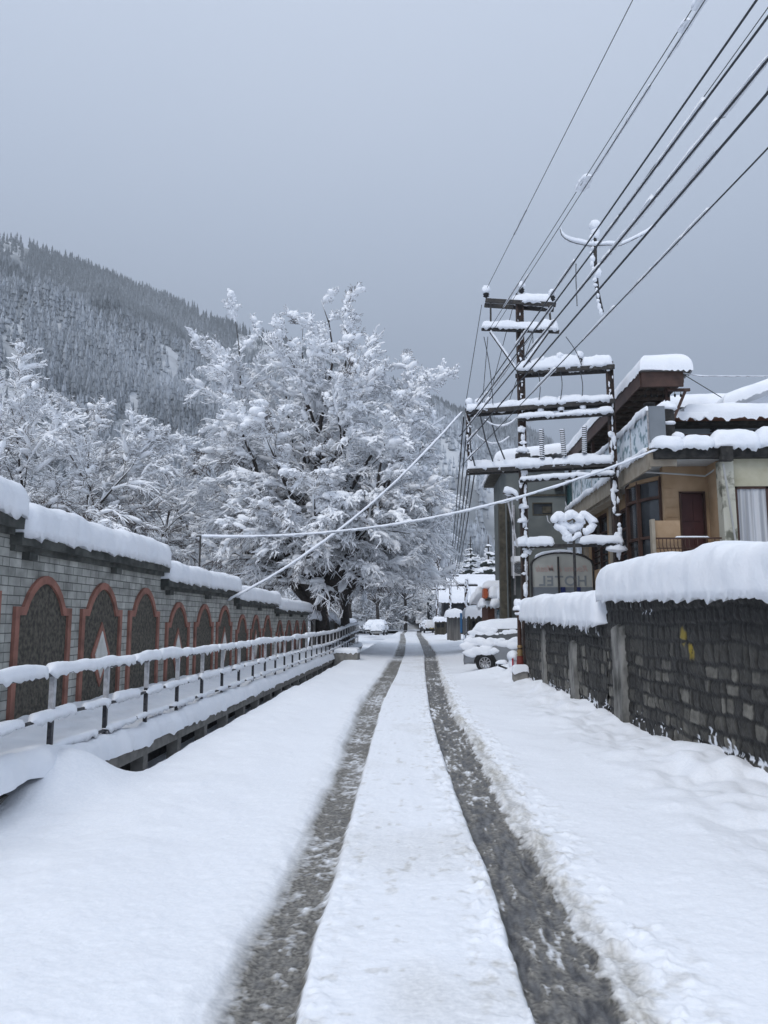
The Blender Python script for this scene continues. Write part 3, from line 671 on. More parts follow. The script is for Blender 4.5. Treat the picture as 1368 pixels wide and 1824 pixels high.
M['white_plastic'] = pmat('white_plastic', (.5, .51, .52), .5)
M['orange'] = pmat('orange', (.45, .10, .03), .6, (.36, .09, .04), 6)
M['wood_brown'] = pmat('wood_brown', (.10, .045, .03), .8, (.15, .065, .04), 6)
M['blue_sign'] = pmat('blue_sign', (.03, .12, .25), .6, (.04, .16, .32), 5)
M['sheet_metal'] = pmat('sheet_metal', (.09, .085, .08), .7, (.17, .165, .155), 1, 6, stretch=(9, 9, .6), bump=.3)
M['shop_dark'] = pmat('shop_dark', (.012, .013, .016), .7)
M['yellow_plate'] = pmat('yellow_plate', (.35, .27, .06), .6)
def T(*a): return np.array(a, float)

HK = 1.18   # true size of the hotel relative to its drawing units
# ------------------------------------------------------------------ double pole electricity structure
def ys_(u): return 22.0 - (u - 930) * .0044
def build_structure():
    base = PY(930, 1210, 22.0)
    th = thing('power_pole_structure', 'tall snow crusted steel double pole structure with stacked crossbars behind the stone wall', 'electric pole', (base[0], 22, 0))
    def pole(pts, wd, nm, zb=0):
        P = [PY(u, v, y) for u, v, y in pts]; P[-1][2] = zb
        mb = MB()
        for a, b in zip(P[:-1], P[1:]):
            mb.bar(a, b, wd, wd * .25); mb.bar(a + T(-wd * .45, 0, 0), b + T(-wd * .45, 0, 0), wd * .16, wd * .9, (0, 1, 0)); mb.bar(a + T(wd * .45, 0, 0), b + T(wd * .45, 0, 0), wd * .16, wd * .9, (0, 1, 0))
        o = mb.build(nm, M['rust_pole'], th); return P, o
    P1, o1 = pole([(925, 524, 22), (936, 1100, 22)], .20, 'main_pole')
    P2, o2 = pole([(1085, 645, ys_(1085)), (1101, 1010, ys_(1085))], .17, 'second_pole')
    P3, o3 = pole([(833, 728, ys_(833)), (838, 842, ys_(833))], .12, 'hanging_post', PY(838, 842, ys_(833))[2])
    # snow lodged on the poles
    rs = np.random.default_rng(3)
    for (u0, v0, u1, v1, y, o, n, r0) in ((925, 560, 936, 1060, 22, o1, 62, .085), (1086, 650, 1100, 985, ys_(1085), o2, 34, .085), (833, 735, 838, 838, ys_(833), o3, 14, .08)):
        mb = MB()
        for k in range(n):
            f = (k + rs.uniform(0, 1)) / n; p = PY(u0 + (u1 - u0) * f, v0 + (v1 - v0) * f, y)
            big = rs.uniform(.35, 1.0) * r0 * (1.0 if f > .35 else .5); wide = rs.random() < .25
            mb.blob(p + T(rs.uniform(-.9, .9) * r0, -.05 - rs.uniform(0, .05), 0), (big * (1.4 if wide else .8), big * .6, big * (rs.uniform(.6, 1.1) if wide else rs.uniform(1.2, 3.2))), .5, 2.6)
        mb.build('snow', M['snow_far'], o, smooth=True)
    mb = MB()
    for (u, v, r) in ((931, 970, .3), (930, 805, .2), (932, 905, .16), (931, 930, .17), (1098, 980, .3), (1100, 955, .14)):
        p = PY(u, v, ys_(u)); mb.blob(p + T(0, -.05, 0), (r * .9, r * .7, r * .75), .3, flat=True)
    mb.build('snow', M['snow_far'], o1, smooth=True)
    mb = MB(); p = PY(931, 812, 22); mb.box(p + T(-.2, -.12, -.05), p + T(.2, .1, .05)); mb.box(p + T(-.12, -.13, -.2), p + T(.12, .1, -.05)); mb.build('clamp', M['steel_dark'], th)
    bars = [((865, 535), (990, 543), .12, .26, 1), ((858, 586), (996, 591), .10, .25, 0), ((921, 663), (1095, 653), .12, .30, 1),
            ((832, 734), (1096, 714), .12, .20, 1), ((922, 748), (1095, 737), .09, .13, 0), ((833, 839), (1097, 826), .11, .22, 1), ((926, 857), (1097, 846), .09, .11, 0), ((938, 974), (1112, 969), .10, .20, 0)]
    for k, ((u0, v0), (u1, v1), hb, sh, tw) in enumerate(bars):
        a, b = PY(u0, v0, ys_(u0) - .16), PY(u1, v1, ys_(u1) - .16)
        mb = MB(); mb.bar(a, b, .07, hb)
        if tw: mb.bar(a + T(0, .36, 0), b + T(0, .36, 0), .07, hb)
        o = mb.build('crossbar', M['steel_dark'], th)
        mb = MB(); off = T(0, .16 if tw else 0.02, hb / 2)
        L = np.linalg.norm(b - a); pos = 0; j = 0; rs = np.random.default_rng(40 + k)
        if k == 0: parts = [(.38, .98)]
        elif k == 7: parts = [(0, .3), (.55, 1)]
        else:
            parts = [];
            while pos < .98:
                e = min(1, pos + rs.uniform(.35, .8)); parts.append((pos, e)); pos = e - .02
        for p0, p1 in parts:
            snow_strip(mb, [a + (b - a) * f + off for f in np.linspace(p0, p1, 5)], .20 if tw else .12, sh * rs.uniform(.8, 1.25), ds=.04, drip=.05, amp=.35, fr=2.6, m=16, seed=k * 7 + j, taper=.11, power=.75); j += 1
        mb.build('snow', M['snow_far'], o, smooth=True)
    # braces
    for (u0, v0, u1, v1) in ((873, 592, 922, 662), (977, 592, 932, 655), (874, 540, 874, 575), (978, 545, 981, 575)):
        mb = MB(); mb.bar(PY(u0, v0, ys_(u0) - .2), PY(u1, v1, ys_(u1) - .2), .05, .05); br = mb.build('brace', M['steel_dark'], th)
        if v1 > 600:
            mb = MB(); snow_strip(mb, [PY(u0, v0 - 1, ys_(u0) - .2), PY(u1, v1 - 1, ys_(u1) - .2)], .05, .10, ds=.05, drip=.01, amp=.5, m=10, seed=9); mb.build('snow', M['snow_far'], br, smooth=True)
    # pin insulators with snow hats
    for (u, v, s) in ((866, 530, 1.1), (929, 522, 1), (984, 536, 1), (998, 650, 1), (1033, 647, 1), (966, 655, .8), (836, 730, 1), (852, 730, 1), (871, 729, 1), (964, 744, .8), (1000, 742, .8), (1039, 739, .8)):
        p = PY(u, v, ys_(u) - .1); mb = MB()
        mb.lathe(p, [(.01, -.02), (.03, 0), (.085 * s, .04), (.05, .07), (.09 * s, .10), (.05, .14), (.07 * s, .17), (.01, .21)], 12); o = mb.build('insulator', M['black_letter'], th, smooth=True)
        mb = MB(); mb.blob(p + T(0, 0, .24), (.11 * s, .11 * s, .12 * s), .25, flat=False); mb.build('snow', M['snow_far'], o, smooth=True)
    # spring-like arc rods between the switch bars, and drop wires
    for (u0, v0, u1, v1) in ((964, 765, 966, 818), (1001, 765, 1005, 812), (1041, 760, 1041, 808)):
        a, b = PY(u0, v0, ys_(u0) - .2), PY(u1, v1, ys_(u1) - .2)
        t = np.linspace(0, 1, 180); P = a + (b - a) * t[:, None]; P[:, 0] += .055 * np.cos(t * 14 * 2 * math.pi); P[:, 1] += .055 * np.sin(t * 14 * 2 * math.pi)
        mb = MB(); mb.tube(P, .016, 5); o = mb.build('coil', M['wire'], th, smooth=True)
        mb = MB(); mb.tube(P + T(0, 0, .018), .018, 5); mb.build('snow', M['snow_far'], o, smooth=True)
    for (u0, v0, u1, v1) in ((998, 660, 998, 712), (1033, 660, 1036, 712), (958, 662, 960, 712), (948, 590, 944, 640), (862, 600, 878, 720), (1008, 600, 1036, 650), (925, 625, 956, 662)):
        a, b = PY(u0, v0, ys_(u0) - .2), PY(u1, v1, ys_(u1) - .2); t = np.linspace(0, 1, 9)[:, None]
        P = a + (b - a) * t; P[:, 0] += .05 * np.sin(t[:, 0] * math.pi); mb = MB(); mb.tube(P, .012, 5); mb.build('drop_wire', M['wire'], th, smooth=True)
    for (u0, v0, u1, v1, s) in ((856, 742, 878, 822, .2), (873, 742, 899, 818, .1), (836, 770, 846, 830, .4)):
        a, b = PY(u0, v0, ys_(u0) - .2), PY(u1, v1, ys_(u1) - .3); mb = MB(); mb.tube([a, (a + b) / 2 + T(-.04, 0, 0), b], .022, 6); mb.build('drop_wire', M['wire'], th, smooth=True)
    for (c0, c1, dip) in (((862, 747), (922, 744), 14), ((846, 772), (908, 778), 16), ((829, 735), (842, 760), 10)):
        pts = [PY(c0[0] + (c1[0] - c0[0]) * t, c0[1] + (c1[1] - c0[1]) * t + dip * 4 * t * (1 - t), ys_(c0[0]) - .3) for t in np.linspace(0, 1, 12)]
        mb = MB(); mb.tube(pts, .012, 5); o = mb.build('jumper_wire', M['wire'], th, smooth=True)
        mb = MB(); snow_strip(mb, pts, .035, .06, ds=.05, drip=.02, amp=.4, m=10, seed=4); mb.build('snow', M['snow_far'], o, smooth=True)
    # control linkage low on the main pole
    for (u0, v0, u1, v1) in ((903, 885, 922, 975), (912, 880, 915, 1030), (938, 1000, 938, 1040)):
        mb = MB(); mb.bar(PY(u0, v0, 21.8), PY(u1, v1, 21.8), .04, .04); mb.build('linkage', M['post_light'], th)
    mb = MB(); pts = [PY(u, v, 21.7) for u, v in ((896, 877), (912, 879), (925, 888))]; mb.tube(pts, .04, 6); o = mb.build('arm', M['rust_pole'], th)
    mb = MB(); snow_strip(mb, pts, .12, .17, ds=.04, drip=.06, amp=.3, m=12, seed=5); mb.build('snow', M['snow_far'], o, smooth=True)
build_structure()

# ------------------------------------------------------------------ overhead wires
def wire(label, pts, r=.014, snow=0, name='power_line', cat='power line', group=None, sag=0, seed=1, cover=.25, sw=.03, sh=.05, black=True):
    P, t, L = resample(pts, .5)
    if sag: f = t / L; P[:, 2] -= sag * 4 * f * (1 - f)
    mid = P[0]; th = None
    mb = MB(); mb.tube(P, r, 6); o = mb.build(name, M['wire'], None, smooth=True)
    o.location = (0, 0, 0); tag(o, label, cat, group)
    if snow:
        rs = np.random.default_rng(seed); mb = MB(); pos = 0.0; any_ = False
        while pos < L - .3:
            ln = rs.uniform(.3, 1.6) * snow
            if rs.random() < cover:
                e = min(L, pos + ln); seg = [np.array([np.interp(q, t, P[:, i]) for i in range(3)]) + T(0, 0, r * .4) for q in np.linspace(pos, e, 5)]
                snow_strip(mb, seg, sw * rs.uniform(.8, 1.3), sh * rs.uniform(.6, 1.6), ds=.06, drip=.01, amp=.4, fr=3, m=8, seed=seed + int(pos * 9), taper=.06); any_ = True
            pos += ln
        if any_: mb.build('snow', M['snow_far'], o, smooth=True)
    return o
# (end on the structure, pixel where it leaves the photo, radius, snow cover)
TOPW = [((868, 512), (1127, 0), .012, .03, 'thin leftmost overhead wire rising from the left insulator of the top crossbar', -.1),
        ((872, 586), (1243, 0), .012, .05, 'left wire of the close parallel pair with snow lumps near the top of the photo', 0),
        ((880, 586), (1256, 0), .012, .05, 'right wire of the close parallel pair with snow lumps near the top of the photo', 0),
        ((849, 716), (1348, 0), .022, .15, 'thick black overhead cable touching the top of the snowy hanging rod', 0),
        ((836, 743), (1368, 30), .022, .35, 'black cable just right of the hanging rod top, with snow lumps along its upper side', 0),
        ((818, 778), (1368, 106), .022, .3, 'middle dark cable of the bundle, second from the lowest thick one', 0),
        ((832, 789), (1368, 165), .024, .35, 'heaviest cable of the bundle, with long caked snow and a kink below the hanging rod', 0),
        ((862, 716), (1368, 14), .009, .03, 'hair thin wire running between the two thick cables at upper right', 0),
        ((826, 826), (1368, 264), .014, .15, 'lowest and rightmost overhead wire, separate from the cable bundle', 0)]
for k, ((u, v), (uu, vv), r, cov, lab, dz) in enumerate(TOPW):
    a = PY(u, v, ys_(u) - .25); zn = a[2] + .1
    b = PZ(uu, vv, zn); c = b + (b - a) / np.linalg.norm(b - a) * 12
    c[2] = b[2] + .25
    wire(lab, [a, b, c], r * .68, snow=1, group='overhead wires climbing to the upper right', sag=0, seed=k + 3, cover=cov + .12, sw=.02 + r * .6, sh=.03 + r)
# big lumps of snow bridging the parallel pair, parts of nothing they could fall from singly
def on_wire(k, v):
    (u0, v0), (u1, v1) = TOPW[k][0], TOPW[k][1]; a = PY(u0, v0, ys_(u0) - .25); b = PZ(u1, v1, a[2] + .1)
    best = min((abs(prj(a + (b - a) * t)[1] - v), t) for t in np.linspace(0, 1, 800))[1]; return a + (b - a) * best, (b - a) / np.linalg.norm(b - a)
def prj(p):
    d = np.asarray(p) - _o; return CX + F * (d @ _r) / (d @ _f), CY - F * (d @ _u) / (d @ _f)
for v, r, ln, lab in ((8, .06, .24, 'snow lump bridging the parallel wire pair at the very top edge of the photo'), (47, .06, .25, 'snow lump bridging the parallel wire pair, second from the top edge'), (328, .10, .55, 'long snow lump bridging the parallel wire pair halfway down the sky')):
    p, d = on_wire(1, v); p2, _ = on_wire(2, v); c = (p + p2) / 2
    mb = MB(); snow_strip(mb, [c - d * ln / 2, c - d * ln * .1 + T(0, 0, .01), c + d * ln / 2], r, r * 1.3, ds=.03, drip=.03, amp=.4, fr=5, m=14, seed=int(v)); o = mb.build('snow_lump', M['snow_far'], smooth=True)
    tag(o, lab, 'snow lump', 'snow lumps stuck between two wires')
# snow-covered rod hanging in the wires
th = thing('hanging_rod', 'snow caked dark rod with a round snow knob hanging among the overhead wires', 'rod', PY(1062, 480, 16.0))
P = [PY(1059, 415, 16), PY(1060, 470, 16), PY(1064, 520, 16), PY(1072, 556, 16)]
mb = MB(); mb.tube(P, .045, 8); rd = mb.build('rod', M['steel_dark'], th, smooth=True)
mb = MB(); rs = np.random.default_rng(5)
mb.blob(PY(1060, 402, 16), (.13, .12, .12), .2); mb.blob(PY(1061, 415, 16), (.09, .09, .16), .2)
for f in np.linspace(.12, 1, 15):
    v = 405 + f * 150; u = 1058 + (0 if f < .4 else (f - .4) * 24); mb.blob(PY(u - rs.uniform(1, 5), v, 15.95), (.045 * rs.uniform(.6, 1.2), .045, .06 * rs.uniform(.6, 1.5)), .35)
mb.blob(PY(1063, 486, 15.95), (.09, .08, .12), .3)
mb.build('snow', M['snow_far'], rd, smooth=True)
def snowy_curve(name, label, cat, px, y, r, sw, sh, seed, group=None):
    pts = [PY(u, v, y if np.isscalar(y) else y[i]) for i, (u, v) in enumerate(px)]
    P, t, L = resample(pts, .12)
    mb = MB(); mb.tube(P, r, 6); o = mb.build(name, M['wire'], None, smooth=True); tag(o, label, cat, group)
    mb = MB(); snow_strip(mb, P, sw, sh, ds=.05, drip=.02, amp=.35, fr=3, m=10, seed=seed); mb.build('snow', M['snow_far'], o, smooth=True)
    return o
snowy_curve('loose_wire', 'slack loop of wire thickly coated with snow, strung between the overhead cables', 'wire', [(998, 408), (1001, 422), (1020, 432), (1050, 438), (1085, 436), (1104, 438)], 16.0, .012, .05, .10, 3)
snowy_curve('loose_wire', 'short snow coated wire tail curving up to the heavy cable, right of the hanging rod', 'wire', [(1104, 438), (1125, 428), (1150, 416), (1168, 402)], 15.8, .012, .05, .09, 4)
snowy_curve('loose_wire', 'short thin wire hanging straight down just left of the snow caked rod', 'wire', [(1026, 470), (1026, 500), (1028, 545)], 16.4, .012, .03, .04, 6)
# service cables to the left
a = PY(824, 733, ys_(824) - .2); c = PX(405, 1070, -4.9)
pts = [a + (c - a) * t + T(0, 0, -.55 * 4 * t * (1 - t)) for t in np.linspace(0, 1, 14)]
o = wire('thick steep cable crusted with snow, slanting from the pole structure down to the left wall', pts, .022, snow=0, name='service_cable', cat='cable', group='snowy cables crossing over the road')
mb = MB(); snow_strip(mb, pts, .042, .065, ds=.08, drip=.02, amp=.35, fr=2, m=10, seed=2); mb.build('snow', M['snow_far'], o, smooth=True)
c2 = PX(357, 955, -5.15); a2 = PY(1172, 800, 15.85 * HK)
pts = [a2 + (c2 - a2) * t + T(0, 0, -.62 * 4 * t * (1 - t)) for t in np.linspace(0, 1, 30)]
o = wire('shallow sagging cable pair coated in snow from the hotel balcony to the thin wall post', pts, .016, snow=0, name='service_cable', cat='cable', group='snowy cables crossing over the road')
mb = MB(); snow_strip(mb, pts, .028, .044, ds=.08, drip=.02, amp=.3, fr=2, m=10, seed=8); mb.build('snow', M['snow_far'], o, smooth=True)
th = thing('wall_post', 'thin dark metal post standing on the left wall, holding the sagging cable', 'post', (c2[0], c2[1], 2.4))
mb = MB(); mb.bar(c2, T(c2[0], c2[1], 2.4), .035, .035); mb.build('post', M['steel_dark'], th); mb = MB(); mb.bar(c2 + T(-.1, 0, 0), c2 + T(.1, 0, 0), .03, .03); mb.build('bracket', M['steel_dark'], th)
# wires running on along the road to the far pole
FAR = [(799, 1022, 78), (802, 1022, 78), (805, 1022, 78), (808, 1024, 78), (811, 1024, 78)]
for k, ((u, v), lab) in enumerate((((826, 742), 'leftmost'), ((831, 770), 'second from left'), ((836, 800), 'third from left'), ((841, 815), 'fourth from left'), ((846, 838), 'fifth from left'))):
    a = PY(u, v, ys_(u) - .1); b = PY(*FAR[k]); pts = [a + (b - a) * t + T(0, 0, -.7 * 4 * t * (1 - t)) for t in np.linspace(0, 1, 16)]
    wire(f'frosted wire running down the road to the far pole, {lab} of that bundle', pts, .02, snow=1, group='wires running down the road', seed=60 + k, cover=.5, sw=.03, sh=.04)
for k, ((u, v), (u2, v2), lab) in enumerate((((858, 543), (829, 722), 'outer left'), ((869, 600), (859, 722), 'middle'), ((914, 545), (868, 722), 'right'), ((948, 600), (905, 720), 'rightmost'))):
    a = PY(u, v, ys_(u) - .1); b = PY(u2, v2, ys_(u2) + .1); wire(f'thin slanting wire between the top crossbars and the long middle crossbar, the {lab} one', [a, b], .011, group='thin slanting wires on the pole structure', name='stay_wire', cat='wire')
snowy_curve('guy_wire', 'single horizontal wire from the hotel canopy corner to the right edge of the photo', 'wire', [(1214, 664), (1245, 669), (1300, 670), (1420, 670)], 17.0 * HK, .010, .014, .016, 13)
wire('short dark wire sloping from the canopy corner down to the snowy hotel roof', [PY(1216, 666, 17 * HK), PY(1285, 708, 18 * HK)], .012, name='guy_wire', cat='wire')

# ------------------------------------------------------------------ road lamp bollard and its base
lp = T(2.46, 19.3, 0)
lp = PZ(927, 1212, .02); lp = T(lp[0], lp[1], 0) if lp[1] < 21 else T(PY(927, 1212, 20.2)[0], 20.2, 0)
lp = T(PY(927, 1200, 20.2)[0], 20.2, 0.10)
th = thing('lamp_post', 'short brown ornamental lamp post with gold rings at the far wall end', 'lamp post', lp)
mb = MB(); mb.box(lp + T(-.19, -.17, -.4), lp + T(.17, .17, .30)); mb.build('concrete_base', M['concrete'], th)
mb = MB(); snow_slab(mb, lp + T(-.17, -.17, .30), lp + T(.17, -.17, .30), lp + T(.17, .17, .30), lp + T(-.17, .17, .30), .14, .12, .03, 24, 24); mb.build('snow', M['snow'], th, smooth=True)
mb = MB(); mb.lathe(lp, [(.085, .42), (.095, .44), (.075, .66), (.0, .66)], 20); mb.build('foot', M['lamp_red'], th, smooth=True)
mb = MB(); mb.lathe(lp, [(.05, .66), (.085, .68), (.06, .73), (.08, .77), (.055, .84), (.07, .90), (.05, .95), (.0, .95)], 20); mb.build('ring', M['lamp_gold'], th, smooth=True)
mb = MB(); mb.lathe(lp, [(.052, .70), (.062, .86), (.056, .95), (.050, 1.62), (.075, 1.68), (.11, 1.75), (.12, 1.78), (.0, 1.78)], 20); mb.build('shaft', M['lamp_brown'], th, smooth=True)
mb = MB(); mb.blob(lp + T(0, 0, 1.82), (.17, .17, .13), .3, flat=True); mb.blob(lp + T(-.02, 0, 1.98), (.10, .10, .12), .3); mb.blob(lp + T(.01, 0, 1.72), (.13, .13, .05), .3); mb.build('snow_heap', M['snow'], th, smooth=True)

# ------------------------------------------------------------------ ornamental lamp with curled iron loops and the hotel gate sign
y = 19.6
th = thing('ornamental_lamp', 'black lamp pole topped by curled iron loops buried in lumpy snow, before the gate sign', 'lamp', PY(1022, 1060, y))
c = PY(1022, 960, y); b = PY(1027, 1100, y); b[2] = 0.1; b[1] = c[1]
mb = MB(); mb.bar(c + T(0, 0, .12), b, .06, .06, (0, 1, 0)); mb.build('pole', M['steel_dark'], th)
loops = [[(985, 933), (988, 924), (996, 919), (1004, 926), (1012, 920), (1018, 915), (1025, 920), (1030, 925), (1038, 916), (1046, 920), (1052, 926), (1058, 932), (1054, 941), (1046, 948), (1038, 950)],
         [(986, 934), (994, 941), (1002, 944), (1008, 953), (1014, 962), (1020, 962), (1027, 955), (1036, 952)], [(996, 926), (1004, 936), (1012, 940), (1020, 941), (1028, 940), (1034, 932), (1042, 928)]]
for k, lpx in enumerate(loops):
    pts = [PY(u, v, y - .05 + .05 * k) for u, v in lpx]; P, _, _ = resample(pts, .03)
    mb = MB(); mb.tube(P - T(0, 0, .05), .018, 6); o = mb.build('iron_loop', M['steel_dark'], th, smooth=True)
    mb = MB(); rs = np.random.default_rng(k)
    rr = .088 * (1.1 if k != 1 else .8) * (1 + .45 * fbm(np.arange(len(P)) * .22, k * 5.0, 0, 2, k)); rr[0] = rr[-1] = .02; mb.tube(P + T(0, 0, .02), rr, 10)
    mb.blob(P[len(P) // 2], (.12, .10, .11), .35)
    mb.build('snow', M['snow'], o, smooth=True)
mb = MB()
for (u, v) in ((974, 918), (1007, 893), (1042, 908)): mb.tube([PY(u, v, y), PY(u + 2, v + 10, y), PY(u + 6, v + 14, y)], .012, 5)
mb.build('finial', M['post_light'], th)

ysn = 24.2
sgn0 = PY(1000, 1060, ysn)
th = thing('gate_sign', 'arched hotel gate sign seen from behind, faded red script over grey capitals in mirror writing', 'sign', (sgn0[0], ysn, 0))
A = PY(949, 1055, ysn); B = PY(1056, 1055, ysn); zt_ = PY(1002, 986, ysn)[2]; zs_ = PY(950, 1008, ysn)[2]
cxs = (A[0] + B[0]) / 2; hw = (B[0] - A[0]) / 2; zb_ = PY(1000, 1062, ysn)[2]
outl = [(cxs - hw, ysn, zb_), (cxs + hw, ysn, zb_)] + [(cxs + hw * math.cos(t), ysn, zs_ + (zt_ - zs_) * math.sin(t) ** .9) for t in np.linspace(0.02, math.pi - .02, 24)]
mb = MB(); mb.poly(outl, (0, .04, 0)); mb.build('sign_panel', M['sign_panel'], th)
arc = [T(cxs + (hw + .03) * math.cos(t), ysn - .02, zs_ + (zt_ + .03 - zs_) * math.sin(t) ** .9) for t in np.linspace(0, math.pi, 28)]
mb = MB(); mb.tube(arc, .035, 8); o = mb.build('arch_bar', M['steel_dark'], th, smooth=True)
mb = MB(); snow_strip(mb, [p + T(0, 0, .02) for p in arc[9:24]], .05, .07, ds=.04, drip=.01, amp=.3, m=10, seed=2); mb.build('snow', M['snow'], o, smooth=True)
for x in (cxs - hw - .03, cxs - hw * .13, cxs + hw + .03): mb = MB(); mb.bar(T(x, ysn - .05, zt_ - .1 if abs(x - cxs) < hw * .5 else zs_), T(x, ysn - .05, 0), .05, .05, (0, 1, 0)); mb.build('post', M['steel_dark'], th)
mb = MB(); p = PY(1000, 1052, ysn); mb.box(T(cxs - hw, ysn - .025, zb_), T(cxs + hw, ysn - .003, PY(1000, 1046, ysn)[2])); mb.build('lower_strip', M['grey_board'], th)
for u in (1003, 1030): p = PY(u, 1051, ysn - .06); mb = MB(); mb.box(p + T(-.07, -.02, -.09), p + T(.07, .02, .09)); mb.build('blue_box', M['blue_plastic'], th)
def text(s_, name, mat, parent, loc, size, rot=(R(90), 0, 0), sx=1, ext=.006, shear=0, spacing=1.0, off=0.0):
    cu = bpy.data.curves.new(name, 'FONT'); cu.body = s_; cu.size = size; cu.extrude = ext; cu.align_x = 'CENTER'; cu.shear = shear; cu.space_character = spacing; cu.offset = off
    cu.materials.append(mat); o = bpy.data.objects.new(name, cu); C.objects.link(o); o.rotation_euler = rot; o.scale = (sx, 1, 1)
    C.objects.link(o) if o.name not in C.objects else None
    dg = bpy.context.evaluated_depsgraph_get(); me = bpy.data.meshes.new_from_object(o.evaluated_get(dg)); bpy.data.objects.remove(o)
    o = bpy.data.objects.new(name, me); C.objects.link(o); o.rotation_euler = rot; o.scale = (sx, 1, 1)
    if parent: o.parent = parent; o.location = Vector(loc) - world_loc(parent)
    else: o.location = loc
    return o
zl = PY(1000, 1043, ysn)[2]
text('HOTEL', 'lettering', M['letter_grey'], th, (cxs + .02, ysn - .012, zl), .42, sx=-1.02, spacing=1.12, off=.008)
text('Rooms & Meals', 'script_lettering', M['letter_red'], th, (cxs, ysn - .012, PY(1000, 1018, ysn)[2]), .27, sx=-.92, shear=.35, off=.002)

# ------------------------------------------------------------------ hotel
def build_hotel():
    XF = 4.78; XW = 5.35; Y0 = 16.0; Y1 = 25.5
    th = thing('hotel', 'two storey tan and cream hotel with glass railed terrace and snow laden roof at right', 'hotel', (7, 18, 0))
    zl0, zl1 = PY(1250, 818, Y0)[2], PY(1250, 798, Y0)[2]
    def q(name, mat, a, b, par=th, **k): mb = MB(); mb.box(a, b); return mb.build(name, M[mat], par, **k)
    # main walls (tan), with window and door openings covered by real recessed frames
    YD = 16.75; xd0, xd1 = PY(1183, 900, YD)[0], PY(1284, 900, YD)[0]
    zdt, zdb = PY(1230, 876, YD)[2], PY(1230, 992, YD)[2]
    ud0, ud1 = PY(1210, 900, YD)[0], PY(1256, 900, YD)[0]
    mb = MB()
    mb.box((xd0, YD, 0), (ud0, YD + .2, zl0 + .05)); mb.box((ud1, YD, 0), (xd1 + .3, YD + .2, zl0 + .05)); mb.box((ud0, YD, zdt), (ud1, YD + .2, zl0 + .05)); mb.box((ud0, YD, 0), (ud1, YD + .2, zdb))
    # horizontal grooves as raised courses
    for k in range(9): mb.box((xd0 + .02, YD - .012, zdb + k * .21 - .2), (ud0 - .05, YD, zdb + k * .21 - .02)); mb.box((ud1 + .04, YD - .012, zdb + k * .21 - .2), (xd1 + .3, YD, zdb + k * .21 - .02))
    mb.build('wall', M['tan_wall'], th)
    d = q('door', 'maroon', (ud0 + .03, YD + .07, zdb), (ud1 - .03, YD + .12, zdt - .03))
    mb = MB(); w_ = ud1 - ud0
    for f in (.12, .56):
        for zz in (.12, .55): mb.box((ud0 + w_ * f, YD + .05, zdb + (zdt - zdb) * zz), (ud0 + w_ * (f + .32), YD + .068, zdb + (zdt - zdb) * (zz + .33)))
    mb.build('door_panel', M['maroon'], d)
    mb = MB(); mb.box((ud0, YD - .04, zdb), (ud0 + .03, YD + .1, zdt)); mb.box((ud1 - .03, YD - .04, zdb), (ud1, YD + .1, zdt)); mb.box((ud0, YD - .04, zdt - .03), (ud1, YD + .1, zdt)); mb.build('door_frame', M['window_frame'], d)
    # side wall along the road (receding) with windows between piers
    def side_window(u0, u1, vt, vb, nbar):
        Ya, Yb = PX(u1, 900, XW)[1], PX(u0, 900, XW)[1]; zt = PX(u1, vt, XW)[2]; zb = PX(u1, vb, XW)[2]
        w1 = q('window', 'dark_glass', (XW + .10, Ya, zb), (XW + .14, Yb, zt))
        mb = MB(); mb.box((XW + .02, Ya, zb), (XW + .10, Ya + .07, zt)); mb.box((XW + .02, Yb - .07, zb), (XW + .10, Yb, zt)); mb.box((XW + .02, Ya, zt - .07), (XW + .10, Yb, zt)); mb.box((XW + .02, Ya + .07, zt - .55), (XW + .10, Yb - .07, zt - .5))
        for k in range(1, nbar): yy = Ya + (Yb - Ya) * k / nbar; mb.box((XW + .03, yy - .03, zb), (XW + .10, yy + .03, zt - .07))
        for k in range(1, 5): zz = zb + (zt - .6 - zb) * k / 5; mb.box((XW + .06, Ya + .07, zz), (XW + .098, Yb - .07, zz + .025))
        mb.build('frame', M['window_frame'], w1); return Ya, Yb, zt, zb
    # bay window (curved): polygonal bow in front of the side wall
    bx0, by0, bx1, by1 = XW - .3, 18.9, PY(1181, 900, 16.9)[0], 16.95
    zbt = PY(1155, 868, 18.2)[2]; zbb = PY(1155, 1000, 18.2)[2]
    bow = []
    for k in range(7):
        t = k / 6; x = bx0 + (bx1 - bx0) * t; yy = by0 + (by1 - by0) * t; nrm = T(-(by0 - by1), -(bx1 - bx0), 0); nrm /= np.linalg.norm(nrm)
        bow.append(T(x, yy, 0) + nrm * .28 * math.sin(t * math.pi))
    mb = MB()
    for a_, b_ in zip(bow[:-1], bow[1:]): mb.poly([a_ + T(0, 0, zbb), b_ + T(0, 0, zbb), b_ + T(0, 0, zbt), a_ + T(0, 0, zbt)], (.05, .05, 0))
    bay = mb.build('bay_window', M['dark_glass'], th)
    mb = MB()
    for i in (0, 2, 4, 6): p = bow[i]; mb.bar(p + T(-.03, -.03, zbb), p + T(-.03, -.03, zbt), .08, .08, (0, 1, 0))
    for zz in (zbt, zbt - .42, zbb + .45):
        for a_, b_ in zip(bow[:-1], bow[1:]): mb.bar(a_ + T(-.03, -.03, zz), b_ + T(-.03, -.03, zz), .06, .06)
    mb.build('frame', M['window_frame'], bay)
    mb = MB()
    for a_, b_ in zip(bow[:-1], bow[1:]):
        for (z0, z1) in ((0, zbb - .03), (zbt + .03, zl0 - .25)): mb.poly([a_ * 1 + T(-.06, -.06, z0), b_ + T(-.06, -.06, z0), b_ + T(-.06, -.06, z1), a_ + T(-.06, -.06, z1)], (.12, .12, 0))
    mb.build('bay_wall', M['tan_wall'], th, smooth=True)
